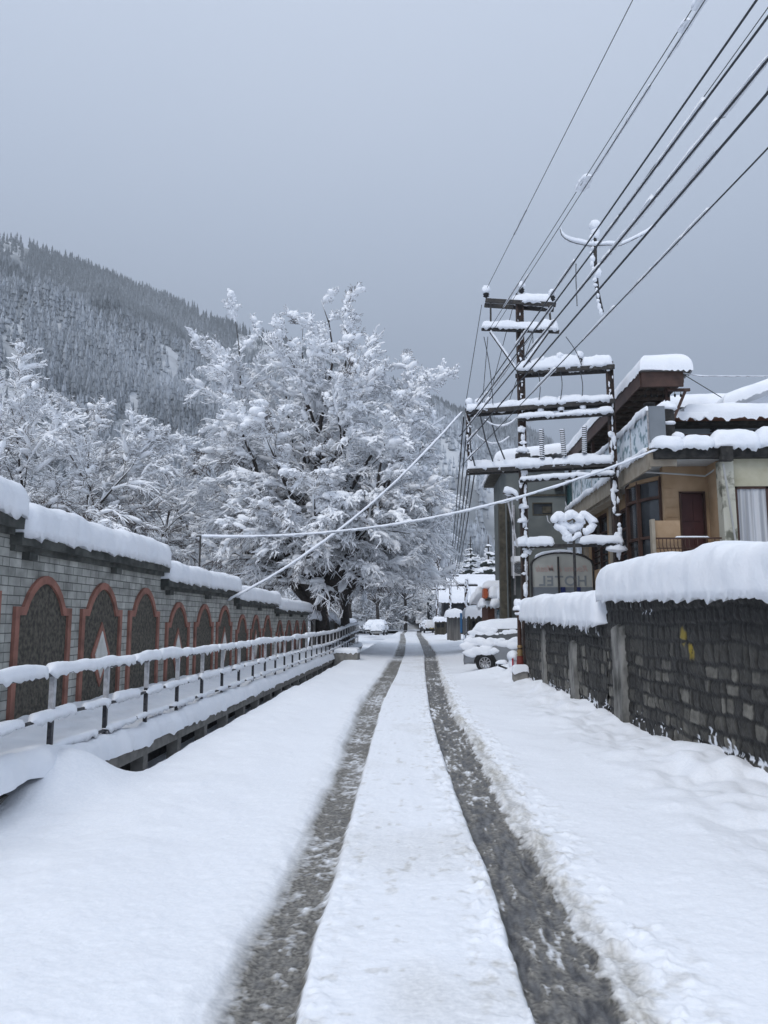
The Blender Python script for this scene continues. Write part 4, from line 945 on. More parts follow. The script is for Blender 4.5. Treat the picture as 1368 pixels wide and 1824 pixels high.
    W1 = side_window(1100, 1124, 898, 1010, 2); W2 = side_window(1050, 1080, 912, 1010, 2)
    mb = MB(); prev = 19.1
    for (Ya, Yb, zt, zb) in (W1, W2):
        mb.box((XW, prev, 0), (XW + .3, Ya, zl0)); mb.box((XW, Ya, zt), (XW + .3, Yb, zl0)); mb.box((XW, Ya, 0), (XW + .3, Yb, zb)); prev = Yb
    mb.box((XW, prev, 0), (XW + .3, Y1 + .4, zl0)); mb.build('side_wall', M['tan_wall'], th)
    for Ya in (W1[1] + .25, W2[1] + .3): q('pier', 'tan_slab', (XW - .12, Ya, 0), (XW - .002, Ya + .28, zl0 - .02))
    q('sunshade', 'tan_slab', (XF + .05, W1[0] - .1, W1[2] + .12), (XW - .23, W2[1], W1[2] + .28)) 
    # cream wing at the right with curtained window
    xc0 = PY(1284, 900, Y0)[0]; xc1 = 9.5; wx0 = PY(1311, 900, Y0)[0]; wzt, wzb = PY(1340, 866, Y0)[2], PY(1340, 975, Y0)[2]
    mb = MB(); mb.box((xc0 + .25, Y0, wzt), (xc1, Y0 + .2, zl0)); mb.box((xc0 + .25, Y0, 0), (xc1, Y0 + .2, wzb)); mb.box((xc0 + .25, Y0, wzb), (wx0, Y0 + .2, wzt)); mb.box((wx0 + 1.9, Y0, wzb), (xc1, Y0 + .2, wzt))
    mb.build('cream_wall', M['cream_wall'], th); q('return_wall', 'tan_wall', (xc0 + .03, Y0 + .2, 0), (xc0 + .23, YD, zl0))
    q('pillar', 'pillar_paint', (xc0, Y0 - .12, 0), (xc0 + .248, Y0 + .16, zl0 - .05))
    wn = q('window', 'dark_glass', (wx0, Y0 + .06, wzb), (wx0 + 1.9, Y0 + .08, wzt))
    mb = MB(); mb.box((wx0, Y0 + .02, wzb), (wx0 + .05, Y0 + .058, wzt)); mb.box((wx0, Y0 + .02, wzt - .05), (wx0 + 1.9, Y0 + .058, wzt)); mb.box((wx0, Y0 + .02, wzb), (wx0 + 1.9, Y0 + .058, wzb + .05)); mb.box((wx0 + .62, Y0 + .02, wzb), (wx0 + .69, Y0 + .058, wzt)); mb.build('frame', M['window_frame'], wn)
    # pleated curtain right behind, seen through the pane: hung in front of dark glass
    U = np.linspace(0, 1, 160); mb = MB(); xx = wx0 + .06 + U * 1.8; yy = Y0 + .048 + .010 * np.sin(U * 95 + 2 * np.sin(U * 9)); V = np.concatenate([np.stack([xx, yy, np.full_like(xx, z_)], 1) for z_ in (wzb + .05, wzt - .05)])
    n = len(U); mb.add(V, [(i, i + 1, n + i + 1, n + i) for i in range(n - 1)]); mb.build('curtain', M['curtain'], wn, smooth=True)
    # white pipe and wire on the facade
    mb = MB(); mb.tube([PY(1148, 841, 16.6), PY(1200, 844, 16.6), PY(1256, 848, 16.6), PY(1281, 831, 16.2)], .02, 6); mb.build('pipe', M['soffit'], th)
    mb = MB(); mb.tube([PY(1288, 826, 15.8), PY(1300, 900, 15.8), PY(1312, 975, 15.8)], .02, 6); mb.build('pipe', M['soffit'], th)
    # terrace slab, soffit and fascia
    mb = MB(); mb.box((XF, Y0 + .02, zl0), (9.5, Y0 + 6, zl1 - .02)); mb.box((XF, Y0 + 6.0, zl0), (XW + .6, Y1, zl1 - .02)); mb.build('terrace_slab', M['soffit'], th)
    q('slab_edge', 'tan_slab', (XF - .05, Y0 + .02, zl0 - .18), (XF - .002, Y1, zl1 + .03))
    q('slab_edge', 'tan_slab', (XF - .04, Y0 - .02, zl0 - .14), (XF + .5, Y0 + .018, zl1 - .04))
    q('fascia', 'black_fascia', (XF + .03, Y0 - .16, zl0 + .0), (9.5, Y0 - .022, zl1))
    q('beam_end', 'black_fascia', (PY(1281, 800, 15.8)[0], Y0 - .3, zl0 - .09), (PY(1302, 800, 15.8)[0], Y0 - .162, zl1 - .03))
    mb = MB(); xs = [XF, XF + .6, 6.0, 6.9, 7.4, 8.2, 9.5]; hs = [.25, .2, .26, .42, .38, .42, .4]
    for k in range(len(xs) - 1): snow_strip(mb, [(xs[k] - .04, Y0 + .02, zl1), (xs[k + 1] + .04, Y0 + .02, zl1)], .27, (hs[k] + hs[k + 1]) / 2, ds=.04, drip=.07, amp=.22, fr=2, m=26, seed=k + 60, taper=.2, power=.6)
    mb.build('ledge_snow', M['snow'], th, smooth=True)
    # glass railing along the terrace edge
    zg = zl1 + .06; 
    mb = MB(); ya = Y0 + .1
    gl = []
    n = 7; L_ = (Y1 - ya) / n
    for k in range(n):
        h = .72
        mbk = MB(); mbk.box((XF - .012, ya + k * L_ + .03, zg), (XF + .012, ya + (k + 1) * L_ - .03, zg + h)); g_ = mbk.build('glass_panel', M['fibre_glass'] if k < 6 else M['glass_teal'], th)
    mb = MB()
    for k in range(n + 1): mb.box((XF - .025, ya + k * L_ - .02, zg - .08), (XF + .025, ya + k * L_ + .02, zg + .76))
    mb.box((XF - .02, ya, zg + .73), (XF + .02, Y1, zg + .765)); mb.build('railing_frame', M['post_light'], th)
    mb = MB(); snow_strip(mb, [(XF, ya, zg + .76), (XF, Y1, zg + .76)], .06, .12, ds=.05, drip=.08, amp=.4, m=12, seed=3)
    snow_strip(mb, [(XF - .03, ya, zl1 - .03), (XF - .03, Y1, zl1 - .03)], .09, .13, ds=.05, drip=.06, amp=.5, m=12, seed=4)
    mb.build('railing_snow', M['snow'], th, smooth=True)
    q('corner_panel', 'grey_board', (XF - .02, Y0 - .05, zl1 + .12), (XF + .3, Y0 + .0, zg + .82))
    # dark post with snow hat, flood lamp, planter
    p = PY(1188, 765, 16.4); mb = MB(); mb.lathe(T(p[0], p[1], zl1), [(.16, 0), (.16, .55), (.12, .6), (.17, .66), (.15, .9), (0, .9)], 16); o = mb.build('stone_post', M['black_fascia'], th)
    mb = MB(); mb.blob(T(p[0], p[1], zl1 + .92), (.22, .2, .17), .25, flat=True); mb.blob(T(p[0] + .02, p[1] - .1, zl1 + .6), (.12, .1, .05), .4); mb.build('snow', M['snow'], o, smooth=True)
    p = PY(1207, 783, 16.3); mb = MB(); mb.box(T(p[0] - .1, p[1] - .1, zl1), T(p[0] + .1, p[1] + .1, zl1 + .26)); o = mb.build('planter', M['plastic_black'], th)
    mb = MB(); mb.blob(T(p[0], p[1], zl1 + .3), (.15, .13, .11), .25); mb.build('snow', M['snow'], o, smooth=True)
    p = PY(1157, 726, 17.0); mb = MB(); mb.lathe(p, [(.03, -.09), (.06, -.07), (.12, .06), (.13, .09), (0, .09)], 14); mb.tube([p + T(0, 0, -.07), p + T(-.02, 0, -.3), p + T(-.3, 0, -.45)], .025, 6); mb.build('flood_lamp', M['plastic_black'], th, smooth=True)
    # canopy: receding brown roof on steel posts
    cz0, cz1 = PY(1150, 690, 17)[2], PY(1150, 664, 17)[2]; cx0, cx1 = PY(1142, 680, 17)[0], PY(1216, 680, 17)[0]; CY1 = 27.0
    q('canopy_fascia', 'brown_metal', (cx0, 16.95, cz0), (cx1, 17.0, cz1))
    q('canopy_side', 'brown_metal', (cx0 - .03, 17.003, cz0 + .02), (cx0, CY1, cz1)); q('canopy_side', 'brown_metal', (cx1, 17.003, cz0 + .1), (cx1 + .03, CY1, cz1))
    q('canopy_sheet', 'sheet_metal', (cx0 - .05, 16.9, cz1 + .002), (cx1 + .16, CY1, cz1 + .03))
    mb = MB()
    for k in range(20): yy = 17.3 + k * .5; mb.box((cx0 + .003, yy, cz0 + .08), (cx1 - .003, yy + .05, cz0 + .15))
    for xx in (cx0 + .25, cx0 + .55): mb.box((xx, 17.01, cz0 + .152), (xx + .05, CY1, cz1 - .01))
    mb.build('canopy_batten', M['batten'], th)
    for (xx, yy) in ((cx1 - .28, 17.3), (cx1 - .28, 20.5), (cx1 - .28, 24), (cx0 + .1, 22.5), (cx0 + .1, 26)):
        q('canopy_post', 'brown_metal', (xx, yy, zl1), (xx + .09, yy + .09, cz0 + .08))
    mb = MB(); mb.bar(T(cx1 - .25, 17.2, cz0 - .85), T(cx1 + .1, 17.1, cz0 - .02), .06, .06); mb.bar(T(cx1 - .3, 17.1, cz0 - .04), T(cx1 + .18, 17.1, cz0 - .04), .06, .06); mb.build('canopy_brace', M['brown_metal'], th)
    mb = MB()
    for k in range(7): x = cx1 - .75 + k * .13; mb.tube([T(x, 17.25, cz0), T(x, 17.25, cz0 - .08)], .006, 4); mb.blob(T(x, 17.25, cz0 - .12), (.025, .025, .04), 0)
    mb.build('string_lights', M['plastic_black'], th)
    mb = MB(); snow_slab(mb, (cx0 - .05, 16.9, cz1 + .03), (cx1 + .18, 16.9, cz1 + .03), (cx1 + .18, CY1, cz1 + .03), (cx0 - .05, CY1, cz1 + .03), .38, .30, .05, 40, 120, amp=.05, drip=.05); mb.build('canopy_snow', M['snow'], th, smooth=True)
    # dark recessed upper storey behind the terrace
    mb = MB(); mb.box((cx1 + .3, 19.3, zl1), (9.5, 19.5, 6.9)); mb.box((XF + .7, 20.4, zl1), (cx1 + .2, 20.5, cz0 - .5)); mb.build('upper_wall', M['shop_dark'], th)
    for k in range(4): q('upper_shelf', 'batten', (XF + .75, 20.2, zl1 + .2 + k * .33), (cx1 + .3, 20.38, zl1 + .25 + k * .33))
    # signboard band and brown eave with snow
    bz0, bz1 = PY(1280, 776, 18.0)[2], PY(1280, 754, 18.0)[2]
    sb = q('signboard', 'grey_board', (PY(1198, 760, 18)[0], 17.95, bz0), (9.5, 18, bz1))
    for s_, u in (('*', 1271), ('U', 1311), ('I', 1343), ('N', 1372)): text(s_, 'lettering', M['black_letter'], sb, (PY(u, 770, 17.94)[0], 17.94, PY(u, 779, 17.94)[2]), .24 if s_ != '*' else .34, sx=1.1, off=.008)
    q('rail', 'brown_metal', (PY(1198, 782, 17.6)[0], 17.58, PY(1198, 776, 17.6)[2]), (6.6, 17.62, PY(1198, 774, 17.6)[2]))
    ez = PY(1280, 744, 17.5)[2]; ex0 = PY(1198, 745, 17.5)[0]
    q('eave', 'roof_brown', (ex0, 17.4, ez - .05), (9.5, 19.2, ez)); q('eave_beam', 'black_fascia', (ex0 + .05, 17.6, ez - .14), (9.5, 19.1, ez - .053))
    mb = MB(); x1 = PY(1235, 745, 17.5)[0]
    snow_slab(mb, (ex0, 17.4, ez), (x1 + .3, 17.4, ez), (x1 + .3, 20, ez + .2), (ex0, 20, ez + .2), .12, .1, .05, 40, 30, drip=.07)
    snow_slab(mb, (x1 - .2, 17.4, ez), (9.5, 17.4, ez), (9.5, 20, ez + .2), (x1 - .2, 20, ez + .2), .36, .45, .05, 90, 40, drip=.07); mb.build('eave_snow', M['snow'], th, smooth=True)
    mb = MB(); a = PY(1152, 732, 22); b = PY(1245, 728, 22)
    rz = PY(1200, 728, 22)[2]; q('rear_roof', 'black_fascia', (PY(1150, 728, 22)[0], 22, rz - .12), (10.5, 26, rz))
    snow_slab(mb, (PY(1148, 728, 22)[0], 22, rz), (10.6, 22, rz + .1), (10.6, 26, rz + .4), (PY(1148, 728, 22)[0], 26, rz), .42, .35, .05, 90, 40, drip=.06)
    a, b = PY(1290, 722, 20.5), PY(1400, 682, 20.5)
    snow_slab(mb, a, b, b + T(.4, 3, .2), a + T(.4, 3, .2), .30, .25, .05, 50, 30, drip=.05); mb.build('roof_snow', M['snow'], th, smooth=True)
    q('rear_wall', 'shop_dark', (6.5, 22.2, zl1), (10.4, 25.8, rz - .122))
    # balcony: brown screen and wrought iron rail
    bzb = zdb - .1; x0, x1b = PY(1166, 940, 16.1)[0], PY(1212, 940, 16.1)[0]
    q('balcony_slab', 'tan_slab', (x0, 16.05, bzb - .2), (xc0 - .01, 16.72, bzb))
    sc_ = q('balcony_screen', 'tan_wall', (x0, 16.12, bzb), (x1b, 16.17, PY(1190, 927, 16.1)[2]))
    q('balcony_post', 'tan_slab', (x0 - .07, 16.05, bzb - .2), (x0 - .003, 16.2, PY(1190, 925, 16.1)[2]))
    rx0, rx1 = x0, xc0 - .02; rt = PY(1230, 959, 16.05)[2]
    mb = MB(); mb.bar(T(rx0, 16.02, rt), T(rx1, 16.02, rt), .04, .03); mb.bar(T(rx0, 16.02, rt - .2), T(rx1, 16.02, rt - .2), .025, .02)
    x = rx0 + .05
    while x < rx1: 
        mb.tube([T(x, 16.02, rt), T(x - .03, 15.94, rt - .15), T(x, 15.92, rt - .3), T(x + .02, 16.02, rt - .45)], .009, 5); x += .075 if x < x1b + .1 else .17
    mb.build('balcony_rail', M['window_frame'], th)
    mb = MB(); snow_strip(mb, [(x1b - .15, 16.02, rt + .015), (x1b + .55, 16.02, rt + .015)], .03, .03, ds=.04, drip=.0, m=8, seed=5); mb.build('balcony_snow', M['snow'], th, smooth=True)
    q('rear_block', 'shop_dark', (XW + .31, 19.2, 0), (9.4, 25.4, zl0 - .01))
    # bring the finished building to its true size and set it down at its true distance
    corner = T(XF, Y0, zl1); place = PY(*prj(corner), Y0 * HK); off = corner - T(*th.location)
    th.scale = (HK, HK, HK); th.location = Vector(place - off * HK)
build_hotel()

# ------------------------------------------------------------------ grey building behind the poles
def build_grey():
    y = 29.5
    xa, xb = PY(904, 950, y)[0], 5.55; zt = PY(960, 828, y)[2]
    th = thing('grey_building', 'plain grey rendered building with air conditioner and snow slab roof behind the pole structure', 'building', (xa, y, 0))
    def q(name, mat, a, b, par=th): mb = MB(); mb.box(a, b); return mb.build(name, M[mat], par)
    w0, w1 = PY(950, 905, y), PY(984, 905, y); z0, z1 = PY(960, 916, y)[2], PY(960, 897, y)[2]
    mb = MB(); mb.box((xa, y, 0), (w0[0], y + 5, zt)); mb.box((w1[0], y, 0), (xb, y + 5, zt)); mb.box((w0[0], y, 0), (w1[0], y + .2, z0)); mb.box((w0[0], y, z1), (w1[0], y + .2, zt)); mb.build('wall', M['grey_render'], th)
    wn = q('window', 'dark_glass', (w0[0], y + .1, z0), (w1[0], y + .12, z1))
    mb = MB(); mb.box((w0[0] + .35, y + .05, z0 + .05), (w1[0] - .03, y + .098, z0 + .3)); mb.build('vent', M['mossy_post'], wn)
    mb = MB(); mb.box((w0[0], y - .01, z0 - .05), (w1[0], y + .098, z0)); mb.box((w0[0] - .04, y - .01, z0 - .05), (w0[0], y + .05, z1 + .04)); mb.box((w0[0], y - .01, z1), (w1[0], y + .05, z1 + .04)); mb.build('frame', M['mossy_post'], wn)
    zc = PY(960, 884, y)[2]; q('ledge', 'mossy_post', (xa, y - .05, zc), (xb, y - .002, zc + .07))
    q('side_pillar', 'mossy_post', (PY(890, 950, y - .8)[0], y - .8, 0), (PY(901, 950, y - .8)[0], y - .3, PY(895, 893, y - .8)[2]))
    q('side_pillar', 'mossy_post', (PY(905, 950, y - .4)[0], y - .28, 0), (PY(909, 950, y - .4)[0], y - .01, PY(895, 893, y - .8)[2]))
    rz = PY(940, 822, y)[2]
    q('roof', 'mossy_post', (PY(884, 822, y - .3)[0], y - .3, rz - .1), (xb, y + 5.4, rz))
    mb = MB(); snow_slab(mb, (PY(882, 822, y - .3)[0], y - .3, rz), (xb, y - .3, rz + .3), (xb, y + 5.4, rz + .3), (PY(882, 822, y - .3)[0], y + 5.4, rz), .42, .5, .06, 70, 50, drip=.06); mb.build('roof_snow', M['snow'], th, smooth=True)
    p = PY(912, 1012, y - .3); mb = MB(); mb.box(p + T(-.03, -.05, -.28), p + T(.5, .25, .28)); ac = mb.build('air_conditioner', M['white_plastic'], th)
    mb = MB(); a = np.linspace(0, 2 * math.pi, 25); c = p + T(.24, -.055, 0)
    for r in (.08, .14, .2): mb.tube([c + T(r * math.cos(t), 0, r * math.sin(t)) for t in a], .012, 5)
    mb.build('fan_grille', M['steel_dark'], ac); mb = MB(); mb.poly([c + T(.2 * math.cos(t), .002, .2 * math.sin(t)) for t in a[:-1]], (0, .002, 0)); mb.build('fan', M['grey_board'], ac)
    mb = MB(); snow_slab(mb, p + T(-.03, -.05, .28), p + T(.5, -.05, .28), p + T(.5, .25, .28), p + T(-.03, .25, .28), .16, .1, .02, 20, 16); mb.build('snow', M['snow'], ac, smooth=True)
    mb = MB(); mb.tube([PY(915, 900, y - .1), PY(917, 1000, y - .1), PY(917, 1060, y - .1)], .04, 6); mb.build('pipe', M['post_light'], th)
    p = PY(995, 870, y - .1); q('flood_lamp', 'plastic_black', p + T(-.15, -.1, -.08), p + T(.15, .05, .08))
build_grey()

# ------------------------------------------------------------------ cars
def car(name, label, cat, loc, rz, paint, group=None, full=.9, L=3.7, W=1.55, snow_only=False, wheels=True):
    th = thing(name, label, cat, loc, rz, group); l0 = np.array(loc)
    # profile stations along the car: x, hood/roof height, half width low, half width at top
    st = [(-1.85, .62, .62, .45), (-1.78, .80, .70, .60), (-1.5, .90, .76, .66), (-.95, 1.0, .775, .68), (-.80, 1.06, .775, .66), (-.25, 1.44, .775, .56), (.1, 1.50, .775, .56), (.9, 1.49, .775, .55), (1.45, 1.40, .77, .54), (1.66, 1.05, .76, .62), (1.78, .85, .74, .64), (1.85, .55, .68, .60)]
    V = []; m = 14
    for x, h, wl, wt in st:
        hs = min(h, .92)
        prof = [(wl * .9, .22), (wl, .34), (wl * 1.01, .6), (wl * .99, min(hs, .86)), (wl * .95, hs), (wt + (wl - wt) * .18 * (h > 1), max(hs, h - .12)), (wt * .8, h)]
        V += [(x * L / 3.7, -a * W / 1.55, z) for a, z in prof] + [(x * L / 3.7, a * W / 1.55, z) for a, z in prof[::-1]]
    n = len(st); i = np.arange(n * m).reshape(n, m)
    q_ = np.stack([i[:-1], i[1:], np.roll(i, -1, 1)[1:], np.roll(i, -1, 1)[:-1]], -1).reshape(-1, 4)[:, ::-1]
    o = obj('body', V, [q_, i[0][None], i[-1][None][:, ::-1]], paint, th, True, rel=False)
    sb = o.modifiers.new('s', 'SUBSURF'); sb.levels = 2; sb.render_levels = 2
    def lb(nm, mat, a, b, par=th): mb = MB(); mb.box(a, b); return mb.build(nm, M[mat], par, rel=False)
    k = L / 3.7; kw = W / 1.55
    # glass
    for sgn in (-1, 1):
        mb = MB(); mb.poly([T(x * k, sgn * y_ * kw, z) for x, y_, z in ((-.62, .775, .97), (1.5, .76, .97), (1.38, .64, 1.33), (-.22, .64, 1.36))], (0, sgn * .015, 0)); mb.build('side_window', M['dark_glass'], th, rel=False)
    mb = MB(); mb.poly([T(-.80 * k, -.6 * kw, 1.07), T(-.80 * k, .6 * kw, 1.07), T(-.30 * k, .5 * kw, 1.42), T(-.30 * k, -.5 * kw, 1.42)], (-.02, 0, .015)); mb.build('windscreen', M['dark_glass'], th, rel=False)
    mb = MB(); mb.poly([T(1.70 * k, -.56 * kw, 1.0), T(1.70 * k, .56 * kw, 1.0), T(1.52 * k, .5 * kw, 1.34), T(1.52 * k, -.5 * kw, 1.34)], (.02, 0, .01)); mb.build('rear_window', M['dark_glass'], th, rel=False)
    for sgn in (-1, 1):
        mb = MB(); mb.blob((1.74 * k, sgn * .64 * kw, .86), (.06, .09, .16), 0); mb.build('tail_light', M['tail_red'], th, rel=False)
        mb = MB(); mb.blob((-1.72 * k, sgn * .56 * kw, .70), (.10, .13, .09), 0); mb.build('headlight', M['white_plastic'], th, rel=False)
        mb = MB(); mb.blob((-.55 * k, sgn * .86 * kw, 1.0), (.06, .1, .07), 0); mb.build('mirror', paint, th, rel=False)
    lb('bumper', 'plastic_black', (-1.86 * k, -.6 * kw, .3), (-1.76 * k, .6 * kw, .42)); lb('number_plate', 'yellow_plate', (1.855 * k, -.22, .5), (1.875 * k, .22, .62))
    for x in (-1.18, 1.12):
        for sgn in (-1, 1):
            cc = T(x * k, sgn * .74 * kw, .29)
            def disc(r0, r1, t0, t1, nn=28):
                mb = MB(); a = np.arange(nn) * 2 * math.pi / nn
                prof = [(r0, t0), (r1 * .97, t0), (r1, (t0 + t1) / 2), (r1 * .97, t1), (r0, t1)]
                Vv = np.concatenate([np.stack([cc[0] + r * np.cos(a), np.full(nn, cc[1] + sgn * t), cc[2] + r * np.sin(a)], 1) for r, t in prof]); K = len(prof)
                mb.add(Vv, [(p * nn + j, p * nn + (j + 1) % nn, ((p + 1) % K) * nn + (j + 1) % nn, ((p + 1) % K) * nn + j) for p in range(K) for j in range(nn)]); return mb
            wh = disc(.19, .30, -.12, .07).build('wheel', M['tyre'], th, rel=False, smooth=True)
            mb = disc(.165, .195, -.1, .055)
            for j in range(9):
                a = j * 2 * math.pi / 9; mb.bar(cc + T(.02 * math.cos(a), sgn * .05, .02 * math.sin(a)), cc + T(.185 * math.cos(a), sgn * .05, .185 * math.sin(a)), .035, .02, (0, 1, 0))
            mb.build('rim', M['rim'], wh, rel=False)
            mb = MB(); a = np.linspace(0, math.pi, 20); mb.poly([cc + T(.36 * math.cos(t), -sgn * .02, .36 * math.sin(t)) for t in a], (0, sgn * .065, 0)); mb.build('wheel_arch', M['plastic_black'], th, rel=False)
    # snow load following the body
    def lo(x): return np.interp(x, [s[0] * k for s in st], [s[1] for s in st])
    nx, ny = 90, 44; xs = np.linspace(-1.87 * k, 1.84 * k, nx); U = np.linspace(-1, 1, ny)
    X, UU = np.meshgrid(xs, U, indexing='ij')
    top = lo(X); wt = np.interp(X, [s[0] * k for s in st], [s[3] for s in st]) * kw + .10
    roof = top > 1.3
    wt = np.where(roof, wt * .98, wt * 1.06)
    ex_ = np.minimum((X - xs[0]), (xs[-1] - X)); e = np.clip(np.minimum((1 - np.abs(UU)) * wt / .2, ex_ / .15), 0, 1)
    th_ = .24 * full * (1 + .25 * fbm(X * 1.6 + loc[0], UU * 1.5, 0, 3, 7))
    Z = top - .05 + th_ * (1 - (1 - e) ** 2) ** .5 - .10 * np.abs(UU) ** 6 - (e <= 0) * .05 * (1 + fbm(X * 8, UU * 3, 0, 2, 4))
    V = np.stack([X, UU * wt, Z], -1).reshape(-1, 3); i = np.arange(nx * ny).reshape(nx, ny); q_ = np.stack([i[:-1, :-1], i[1:, :-1], i[1:, 1:], i[:-1, 1:]], -1).reshape(-1, 4)
    obj('snow_load', V, [q_], M['snow'], th, True, rel=False)
    mb = MB(); rs = np.random.default_rng(int(abs(loc[0]) * 10))
    for sgn in (-1, 1):
        for x in np.linspace(-1.7, 1.6, 44):
            r = rs.uniform(.07, .13); mb.blob((x * k, sgn * .74 * kw, rs.uniform(.86, 1.0)), (r * 2.2, r * .6, r), .3); r = rs.uniform(.09, .13); mb.blob((x * k, sgn * .66 * kw, rs.uniform(1.05, 1.34)), (r * 2.2, r * .5, r), .3) if -.7 < x < 1.5 else None
    for _ in range(26 if full > .95 else 14): r = rs.uniform(.08, .16); mb.blob(((1.8 if rs.random() < .6 else -1.8) * k, rs.uniform(-.6, .6) * kw, rs.uniform(.55, 1.1)), (r * .5, r * 1.3, r), .3)
    for sg in (-1, 1):
        for xx, zz, rr in ((1.12, .68, .22), (1.4, .66, .2), (1.6, .6, .2), (.85, .66, .14), (1.7, .8, .2), (-1.2, .7, .2), (-1.5, .7, .2)): mb.blob((xx * k, sg * .77 * kw, zz), (rr * 1.2, .07, rr * .7), .35)
    mb.build('side_snow', M['snow'], th, smooth=True, rel=False)
    return th
pc = PY(880, 1150, 24.8)
car('parked_car', 'silver car under thick snow, rear wheel showing, beside the brown lamp post and stone wall', 'car', (pc[0] + 1.05, 25.4, .04), R(161), M['silver_paint'], 'snowed in parked cars', .9)
th = thing('snowed_scooter', 'snow buried scooter rear with a thin red tail light beside the silver car', 'scooter', PY(914, 1190, 22.6))
c = PY(914, 1190, 22.6); c[2] = 0.1
mb = MB(); mb.blob(c + T(.02, .1, .55), (.16, .35, .16), .2); mb.blob(c + T(.03, .1, .28), (.14, .3, .26), .25); mb.build('snow_load', M['snow'], th, smooth=True)
mb = MB(); mb.box(c + T(-.055, -.26, .26), c + T(-.015, -.20, .50)); mb.build('tail_light', M['tail_red'], th)
mb = MB(); mb.bar(c + T(-.42, -.1, .30), c + T(-.06, -.1, .17), .05, .05); mb.lathe(c + T(-.05, -.05, 0), [(.07, -.06), (.09, 0), (.07, .1), (0, .1)], 12); fb = mb.build('exhaust', M['plastic_black'], th)
mb = MB(); mb.blob(c + T(-.32, -.1, .36), (.20, .12, .10), .25, flat=True); mb.build('snow', M['snow'], fb, smooth=True)
M['white_paint_car'] = pmat('white_paint_car', (.45, .47, .48), .4, spec=.5)
p = PZ(677, 1131, 0.0); car('parked_car', 'snow buried white hatchback parked at the far left roadside, rear facing the camera', 'car', (p[0], p[1] * .97, 0.05), R(84), M['white_paint_car'], 'snowed in parked cars', 1.0, wheels=True)
p = PZ(662, 1130, 0.0); car('parked_car', 'snow covered car half hidden behind the white hatchback at the far left roadside', 'car', (p[0] - .2, p[1] + 4, 0.05), R(84), M['silver_paint'], 'snowed in parked cars', 1.0)
p = PZ(750, 1128, 0.0); car('parked_car', 'snow covered dark car far down the road, at the right of the wheel tracks', 'car', (p[0] + 1.0, p[1] + 2, 0.05), R(-80), M['plastic_black'], 'snowed in parked cars', 1.0, L=4.2, W=1.75)

# ------------------------------------------------------------------ roadside stalls and village houses
def stall(label, u0, u1, vroof, vbase, y, dep, wallmat, snow, cat='stall', name='market_stall', open_front=True, extra=None):
    a, b = PY(u0, vroof, y), PY(u1, vroof, y); z = a[2]
    th = thing(name, label, cat, (a[0], y, 0))
    mb = MB(); mb.box((a[0] + .05, y + .3, 0), (b[0] - .05, y + dep, z - .08)); mb.build('wall', M[wallmat], th)
    if open_front:
        mb = MB(); mb.box((a[0] + .25, y + .27, .9), (b[0] - .25, y + .298, z - .3)); mb.build('opening_shade', M['shop_dark'], th)  # dark sheet on the solid wall, painted shade for the stall's inside
        for x in (a[0] + .04, (a[0] + b[0]) / 2, b[0] - .12): mb = MB(); mb.box((x, y, 0), (x + .09, y + .09, z - .08)); mb.build('post', M['mossy_post'], th)
    mb = MB(); mb.box((a[0] - .1, y - .15, z - .08), (b[0] + .1, y + dep + .2, z)); mb.build('roof', M['mossy_post'], th)
    mb = MB(); snow_slab(mb, (a[0] - .1, y - .15, z), (b[0] + .1, y - .15, z), (b[0] + .1, y + dep + .2, z), (a[0] - .1, y + dep + .2, z), snow, snow * .8, .1, 50, 40, amp=.12, drip=.12); mb.build('roof_snow', M['snow'], th, smooth=True)
    return th, a, b, z
# shop with orange tarpaulin behind the silver car
y = 33.0
th, a, b, z = stall('roadside shop with glass door and brown board, directly behind the silver car', 868, 950, 1077, 1110, y, 3.5, 'wood_brown', .5, 'shop', 'roadside_shop', False)
mb = MB(); p0, p1 = PY(880, 1083, y - .02), PY(893, 1115, y - .02); mb.box((p0[0], y + .24, 0), (p1[0] + .1, y + .29, z - .1)); mb.build('brown_board', M['wood_brown'], th)
text('SH', 'lettering', M['grey_board'], th, (PY(864, 1108, y + .2)[0] + .75, y + .22, PY(864, 1110, y + .2)[2]), .55)
for (u0, u1) in ((882, 884), (890, 892), (901, 903), (925, 927)): mb = MB(); mb.box((PY(u0, 1100, y)[0], y + .12, 0), (PY(u1, 1100, y)[0] + .03, y + .2, z - .1)); mb.build('door_frame', M['post_light'], th)
for (u0, u1) in ((885, 901), (904, 925), (927, 945)): mb = MB(); mb.box((PY(u0, 1100, y)[0], y + .17, .3), (PY(u1, 1100, y)[0], y + .19, z - .2)); mb.build('glass', M['dark_glass'] if u0 > 890 else M['fibre_glass'], th)
# layered snow-loaded awnings above it
th = thing('snowy_awning', 'stack of sagging snow loaded awnings with an orange end, above the roadside shop', 'awning', PY(880, 1060, y))
mb = MB(); mb.box(PY(866, 1068, y - .8) + T(0, 0, -.03), PY(938, 1068, y - .8) + T(0, 1.2, .03)); mb.box(PY(864, 1052, y - .3) + T(0, 0, -.03), PY(940, 1052, y - .3) + T(0, 1.4, .03)); mb.build('awning_sheet', M['mossy_post'], th)
mb = MB(); c = PY(866, 1057, y - .9); mb.poly([c + T(.02 + .05 * math.cos(t), 0, .20 * math.sin(t)) for t in np.linspace(-math.pi / 2, math.pi / 2, 12)] + [c + T(-.08, 0, .20), c + T(-.10, 0, -.16)], (0, .9, 0)); mb.build('orange_cover', M['orange'], th)
mb = MB(); rs = np.random.default_rng(12)
snow_strip(mb, [PY(868, 1063, y - .6), PY(890, 1063, y - .6)], .36, .48, ds=.06, drip=.08, amp=.1, m=22, seed=1, taper=.3)
